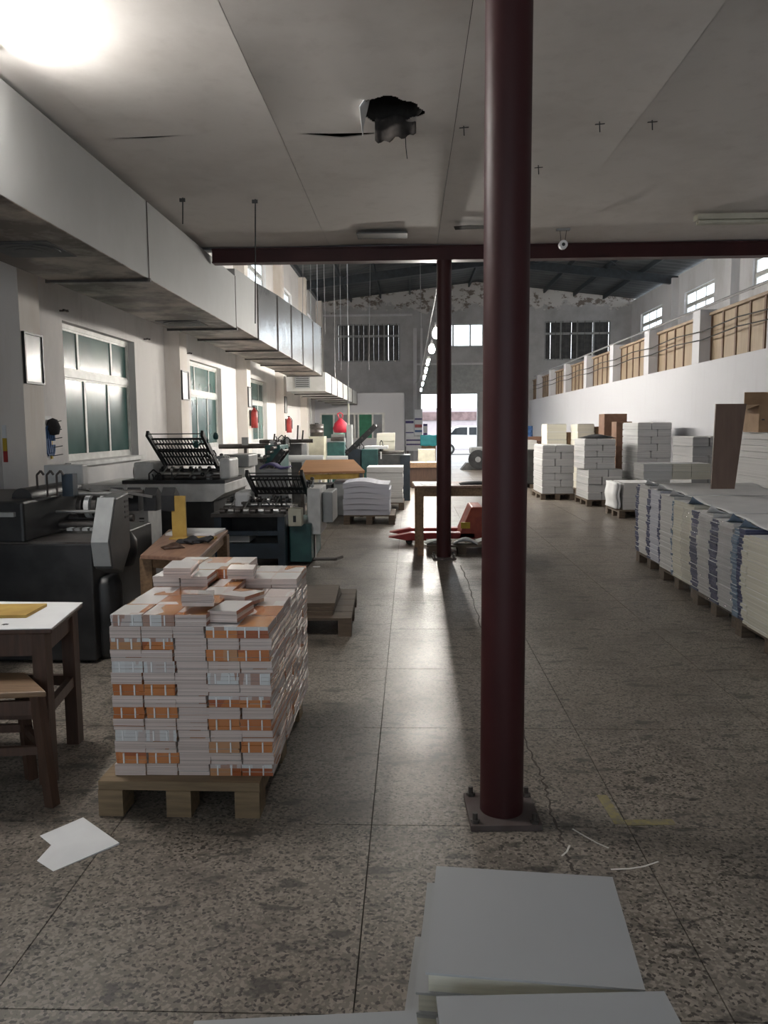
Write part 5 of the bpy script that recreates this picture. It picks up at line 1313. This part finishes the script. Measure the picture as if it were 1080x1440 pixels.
ream_stack('grey white paper bundle in the lower part of the stepped stack', x0, x1, 15.12, 16.2, .131, zt, 4, 'bundles in the stepped stack', ny=1)
ream_stack('grey white paper bundle in the upper part of the stepped stack under the black cloth', x0 - .06, x1 - .1, 15.25, 16.2, zt + .0005, zt2, 5, 'bundles in the stepped stack', ny=1)
# black cloth thrown over the stepped stack
xa, xb = PY(822, 613, 15.4).x, PY(866, 613, 15.4).x
m = MB(); m.grid(lambda u, v: (xa + (xb - xa) * u, 15.35 + .6 * v, zt2 + .012 + .07 * (math.sin(math.pi * u) * math.sin(math.pi * v)) ** .4 * (.7 + .3 * math.sin(11 * u + 5 * v)) + .004), 16, 10)
o = m.build('black_cloth', 'cloth', fix=False); so = o.modifiers.new('t', 'SOLIDIFY'); so.thickness = .008; tag(o, 'crumpled black cloth lying on the stepped paper stack', 'cloth')
# single white bundle pile on small pallet
x0, x1 = PY(876, 715, 13.3).x, PY(905, 715, 13.3).x; zt = PY(885, 679, 13.3).z
pallet('pallet', 'dark wooden pallet under the small white pile', x0 - .1, x1 + .25, 13.15, 14.05, .13, mat='palletdark')
sheet_pile('paper_pile', 'small white paper pile with curled edges in front of the stepped stack', x0, x1 + .2, 13.3, 14.0, .131, zt, 2, ('paperedge', 'paper'), .006)
m = MB()
for k in range(2): m.grid(lambda u, v: (x0 - .05 - .05 * k + .012 * math.sin(9 * v), 13.3 + .7 * u, .14 + (zt - .14) * v), 3, 10)
o = m.build('curled_sheets', 'paper', fix=False); so = o.modifiers.new('t', 'SOLIDIFY'); so.thickness = .03; tag(o, 'white sheets standing against the small white pile', 'paper')
# tall stack against the wall
x0, x1 = PY(896, 650, 15.0).x, PY(944, 650, 15.0).x; zt = PY(920, 594, 15.0).z
pallet('pallet', 'wooden pallet under the tall stack of paper bundles against the wall', x0 - .02, min(x1 + .03, 5.27), 15.0, 16.1, .13, mat='palletdark')
ream_stack('grey white paper bundle in the tall stack against the partition wall', x0, min(x1, 5.22), 15.02, 16.1, .131, zt, 11, 'bundles in the tall stack', ny=1, jit=.008)
# rear stacks
for lab, px0, px1, pt, Y, n in (('grey white paper bundle in the rear stack behind the aisle stack', 769, 797, 596, 18.6, 8), ('grey white paper bundle in the rear stack behind the stepped stack', 812, 836, 596, 17.9, 8)):
    x0, x1 = PY(px0, 620, Y).x, PY(px1, 620, Y).x
    pallet('pallet', lab.replace('grey white paper bundle in', 'wooden pallet under').replace('stack behind', 'paper stack behind'), x0, x1, Y, Y + .8, .13, mat='palletdark', n=4)
    ream_stack(lab, x0, x1, Y + .02, Y + .8, .131, PY(px0, pt, Y).z, n, lab.split(' in the ')[1], ny=1, halves=1, mats=('creamedge', 'paper', 'joint'), jit=.02)
# brown cartons on the wall side
def carton3(label, px0, px1, pt, Y, dep, mat, z0=0.0, flaps=False):
    a, b = PY(px0, pt, Y), PY(px1, pt, Y); t = thing('carton', label, 'box', ((a.x + b.x) / 2, Y + dep / 2, z0))
    b.x = min(b.x, 5.26)
    MB().box(a.x, b.x, Y, Y + dep, z0 + .001, a.z).build('box_body', mat, t, bevel=.008)
    MB().box((a.x + b.x) / 2 - .03, (a.x + b.x) / 2 + .03, Y - .002, Y + dep + .001, a.z + .0002, a.z + .0015).build('packing_tape', 'cardboard', t)
    if flaps:
        MB().bar((a.x - .22, Y + dep / 2, a.z - .08), (a.x, Y + dep / 2, a.z), dep, .008).build('flap', mat, t)
        MB().box(a.x + .08, a.x + .16, Y - .004, Y - .001, a.z * .55 + z0 * .45, a.z * .6 + z0 * .4).build('hand_hole', 'black', t)
    return t
carton3('brown carton pile standing tall behind the black cloth', 850, 882, 582, 17.2, .5, 'darkcard')
carton3('dark brown carton in front of the tall brown carton', 867, 889, 593, 16.5, .4, 'darkcard')
carton3('olive brown carton behind the rear stack', 838, 862, 600, 18.1, .4, 'cardboard')
carton3('small brown box between the two rear stacks', 798, 809, 608, 18.8, .4, 'cardboard')
# stack half hidden by the column, blue crate
x0, x1 = PY(735, 650, 19.6).x, PY(757, 650, 19.6).x
t = thing('machine_cover', 'black covered crate standing beside the near column', 'crate', ((x0 + x1) / 2, 20, 0))
zc = PY(745, 632, 19.6).z
MB().box(x0 - .3, x1 - .05, 19.6, 20.5, .1, zc).build('cover', 'black', t, bevel=.04)
for s in (x0 - .2, x1 - .2): box1('skid', 'palletdark', (s, s + .1, 19.6, 20.5, 0, .1), t)
for k in range(3): box1('paper_block', 'paperedge', (x0 - .25, x1 + .02 - .03 * k, 19.65, 20.45, zc + .001 + .075 * k, zc + .073 + .075 * k), t)
Yc = 22.5; a, b = PY(738, 599, Yc), PY(749, 614, Yc)
t = thing('blue_crate', 'blue plastic crate on a wooden crate by the partition wall', 'crate', ((a.x + b.x) / 2, Yc + .3, 0))
box1('wooden_base', 'darkwood', (a.x - .2, b.x + .25, Yc, Yc + .6, 0, b.z - .12), t); box1('brown_lid', 'darkcard', (a.x - .2, b.x + .25, Yc - .01, Yc + .6, b.z - .12, b.z), t)
m = MB()
for z in (b.z, (a.z + b.z) / 2 - .02, a.z - .05): m.box(a.x - .15, b.x, Yc, Yc + .5, z + .001, z + .05)
for x in (a.x - .15, (a.x + b.x) / 2 - .07, b.x - .04): m.box(x, x + .04, Yc, Yc + .5, b.z + .001, a.z)
m.box(a.x - .14, b.x - .01, Yc + .08, Yc + .45, b.z + .01, a.z - .01); m.build('crate_body', 'blue', t)

# ------------------------------------------------------------------ big wrapped pile of printed sheets at the right
XW = 2.50
def xw(y): return 2.43 + (y - 6) * .055
def zw(y): return .77 + (y - 4.7) * .033
Z0 = .13
yb = [8.98, 8.42, 7.92, 7.42, 6.86, 6.34, 5.86, 5.30, 4.75, 4.2]
for k, (ya, yc, lab) in enumerate(((8.05, 9.0, 'far'), (6.95, 7.95, 'middle'), (5.9, 6.85, 'near'), (4.7, 5.8, 'nearest wrapped'))):
    pallet('pallet', 'wooden pallet under the %s part of the printed sheet piles' % {'far': 'curled far', 'middle': 'cream middle', 'near': 'film wrapped', 'nearest wrapped': 'blue edged'}[lab], xw((ya + yc) / 2) + .03, xw((ya + yc) / 2) + 1.17, ya, yc, Z0, mat='palletdark', n=5)
def layered(t, name, x0, x1, y0, y1, z0, z1, n, mats, jit, slump=0.0, side=0):
    m = MB(); h = (z1 - z0) / n
    for k in range(n):
        u = k / n; o1 = ru(-jit, jit) - slump * math.sin(u * 2.6) * .5; o2 = ru(-jit, jit)
        m.box(x0 + o1, x1, y0 + o2, y1 + o2, z0 + k * h + .0004, z0 + (k + 1) * h - .0004, mis=[0, 1, 0, 0, 0, 0])
    return m.build(name, list(mats), t)
PG = 'printed sheet piles on the right pallets'
specs = [  # y0, y1, top z, edge colour, stripe colour, label
    (8.50, 8.98, .93, 'paperedge', 'navyedge', 'white edged sheet pile at the far end of the right pallets'),
    (8.02, 8.47, .92, 'blueedge', 'navyedge', 'lavender edged sheet pile beside the far end pile'),
    (7.52, 7.99, .90, 'paperedge', 'navyedge', 'pale blue edged sheet pile with a dark crack'),
    (6.92, 7.49, .88, 'creamedge', 'tealedge', 'smooth cream edged sheet pile without film'),
    (6.40, 6.86, .88, 'paperedge', 'navyedge', 'film wrapped sheet pile with wide navy stripe next to the cream pile'),
    (5.90, 6.35, .87, 'paperedge', 'navyedge', 'film wrapped sheet pile with navy stripe at its middle'),
    (5.64, 5.86, .86, 'navyedge', 'tealedge', 'narrow navy and teal edged sheet pile'),
    (4.72, 5.61, .86, 'creamedge', 'creamedge', 'cream edged sheet pile at the near end of the right pallets')]
for k, (y0, y1, zt, ec, sc_, lab) in enumerate(specs):
    t = thing('sheet_pile', lab, 'paper pile', (XW + .55, (y0 + y1) / 2, Z0))
    sw = {4: .17, 5: .17, 6: .11, 2: .07, 3: .05, 7: .1}.get(k, .13)
    xf = xw((y0 + y1) / 2); zt = zw((y0 + y1) / 2)
    layered(t, 'printed_sheets', xf, xf + 1.15, y0, y1 - sw, Z0 + .001, zt, 30, (ec, 'paper'), .006, .03 if k < 4 else .05)
    layered(t, 'stripe_sheets', xf + .004, xf + 1.15, y1 - sw + .004, y1, Z0 + .001, zt - .015, 30, (sc_, 'paper'), .010, .03 if k < 4 else .05)
    # curled corner of the top sheet
    cm = MB(); cm.grid(lambda u, v: (xf - .03 + .16 * u, y0 - .01 + .14 * v, zt + .004 + .075 * (1 - u) ** 2 * (1 - v) ** 2), 6, 6)
    oo = cm.build('curled_corner', 'tealedge' if k in (6, 3, 5) else 'paper', t, fix=False); so = oo.modifiers.new('t', 'SOLIDIFY'); so.thickness = .004
# stretch film round two piles
def film(u, v):
    y = 7.5 - 1.55 * u; s = math.sin(u * 40) * .004 + math.sin(v * 55 + u * 6) * .005
    z = Z0 + .02 + (.70) * v
    yy = 5.66 + 1.3 * u
    return (xw(yy) - .06 + s * 1.6 - .035 * math.sin(v * 2.6), yy, z - .02)
m = MB(); m.grid(film, 40, 40); o = m.build('stretch_film', 'film', fix=False); tag(o, 'clear stretch film around the striped sheet piles', 'film')
# white top sheets over the piles
for k, (a0, a1, b0, b1, z) in enumerate(((.10, 1.1, 7.5, 8.6, 0), (.10, 1.1, 6.3, 7.46, 0), (.10, 1.1, 4.8, 6.26, 0))):
    m = MB(); m.grid(lambda u, v: (xw(b0 + (b1 - b0) * v) + a0 + (a1 - a0) * u + .02 * math.sin(v * 9), b0 + (b1 - b0) * v, zw(b0 + (b1 - b0) * v) + .022 + .006 * math.sin(u * 7 + k) * math.sin(v * 8) * u), 20, 20)
    o = m.build('cover_sheet', 'paper', fix=False); so = o.modifiers.new('t', 'SOLIDIFY'); so.thickness = .004; so.offset = 1
    tag(o, ['white cover sheet over the far sheet piles', 'white cover sheet over the cream sheet pile', 'white cover sheet over the near sheet piles'][k], 'paper')
# white book rows standing on top
ya = 8.62
a, b, c = PY(903, 655, ya), PY(946, 655, ya), PY(1000, 655, ya); zt = PY(950, 652, ya).z
for k, (xa, xb, mt) in enumerate(((a.x + .02, b.x - .005, 'paperedge'), (b.x, (b.x + c.x) / 2 - .005, 'creamedge'), ((b.x + c.x) / 2, c.x, 'creamedge'))):
    t = thing('sheet_block', ['white block of sheets at the corner of the far sheet piles', 'cream block of sheets next to the white block', 'cream block of sheets by the leaning brown board'][k], 'paper pile', ((xa + xb) / 2, 8.8, .97))
    for q in range(2): layered(t, 'sheets', xa, xb, ya, ya + .38, .962 + (zt - .962) * q / 2, .96 + (zt - .962) * (q + 1) / 2, 5, (mt, 'paper'), .003)
# leaning brown board
B0, B1, T1, T0 = PF(1000, 688, .93), PF(1033, 690, .93), None, None
y0 = B0.y; hb = PY(1007, 568, y0 + .12).z
bm_ = MB(); xA, xB = B0.x, PY(1033, 690, y0).x; xC, xD = PY(1007, 568, y0 + .12).x, PY(1050, 565, y0 + .12).x
vs = [(xA, y0, .932), (xB, y0, .932), (xD, y0 + .12, hb), (xC, y0 + .12, hb)]
bm_._add(vs + [(x, y + .022, z) for x, y, z in vs], [(0, 1, 2, 3), (7, 6, 5, 4), (0, 1, 5, 4), (1, 2, 6, 5), (2, 3, 7, 6), (3, 0, 4, 7)])
tag(bm_.build('leaning_board', 'brownboard'), 'tall brown board leaning on the right sheet piles', 'board')
# back row of wrapped piles between the front piles and the wall
for k, (x0, x1, y0, y1, zt, lab) in enumerate(((3.82, 5.0, 8.4, 9.4, 1.18, 'film wrapped grey paper pile behind the leaning brown board'),)):
    pallet('pallet', 'wooden pallet under the film wrapped grey paper pile', x0, x1, y0, y1, .13)
    sheet_pile('paper_pile', lab, x0 + .02, x1 - .02, y0 + .02, y1 - .02, .131, zt, 5, ('paperedge', 'paper'), .006)
    m = MB(); m.grid(lambda u, v: (x0 + (x1 - x0) * u, y0 - .012 + .006 * math.sin(u * 60 + v * 9), .2 + .93 * v), 40, 8)
    tag(m.build('stretch_film', 'film', fix=False), 'clear film on the grey paper pile behind the brown board', 'film')
    for q in range(4):
        m = MB().at((x0 + .55, y0 + .5, zt + .003 + .07 * q), rz=ru(-.06, .06)); m.box(-.53, .6, -.45, .44, 0, .066, mis=[0, 1, 0, 0, 0, 0]); tag(m.build('sheet_bundle', ['paperedge', 'paper']), 'loose grey sheet bundle on the film wrapped pile', 'paper bundle', 'loose bundles on the wrapped pile')
a = PY(1068, 574, 8.7)
t = thing('open_carton', 'open brown cardboard carton on top of the loose sheet bundles', 'box', (a.x + .25, 8.9, 1.465))
z1 = 1.467; MB().box(a.x, a.x + .45, 8.7, 9.1, z1, z1 + .30).build('box_body', 'cardboard', t)
MB().bar((a.x - .13, 8.9, z1 + .25), (a.x, 8.9, z1 + .30), .4, .006).build('flap', 'cardboard', t); MB().bar((a.x + .0, 9.1, z1 + .30), (a.x + .45, 9.1, z1 + .30), .006, .30).build('flap', 'cardboard', t)
MB().box(a.x + .03, a.x + .06, 8.697, 8.7, z1 + .13, z1 + .145).build('hand_hole', 'black', t)
# bundles behind the white blocks
a = PY(975, 640, 11.6); 
x0, x1 = PY(974, 640, 11.5).x, PY(1003, 640, 11.5).x
pallet('pallet', 'wooden pallet under the half hidden bundles behind the brown board', x0, x1 + .3, 11.5, 12.4, .13)
ream_stack('pale paper bundle half hidden behind the leaning brown board', x0, x1 + .3, 11.52, 12.4, .131, PY(985, 614, 11.5).z, 9, 'bundles behind the brown board', ny=1)
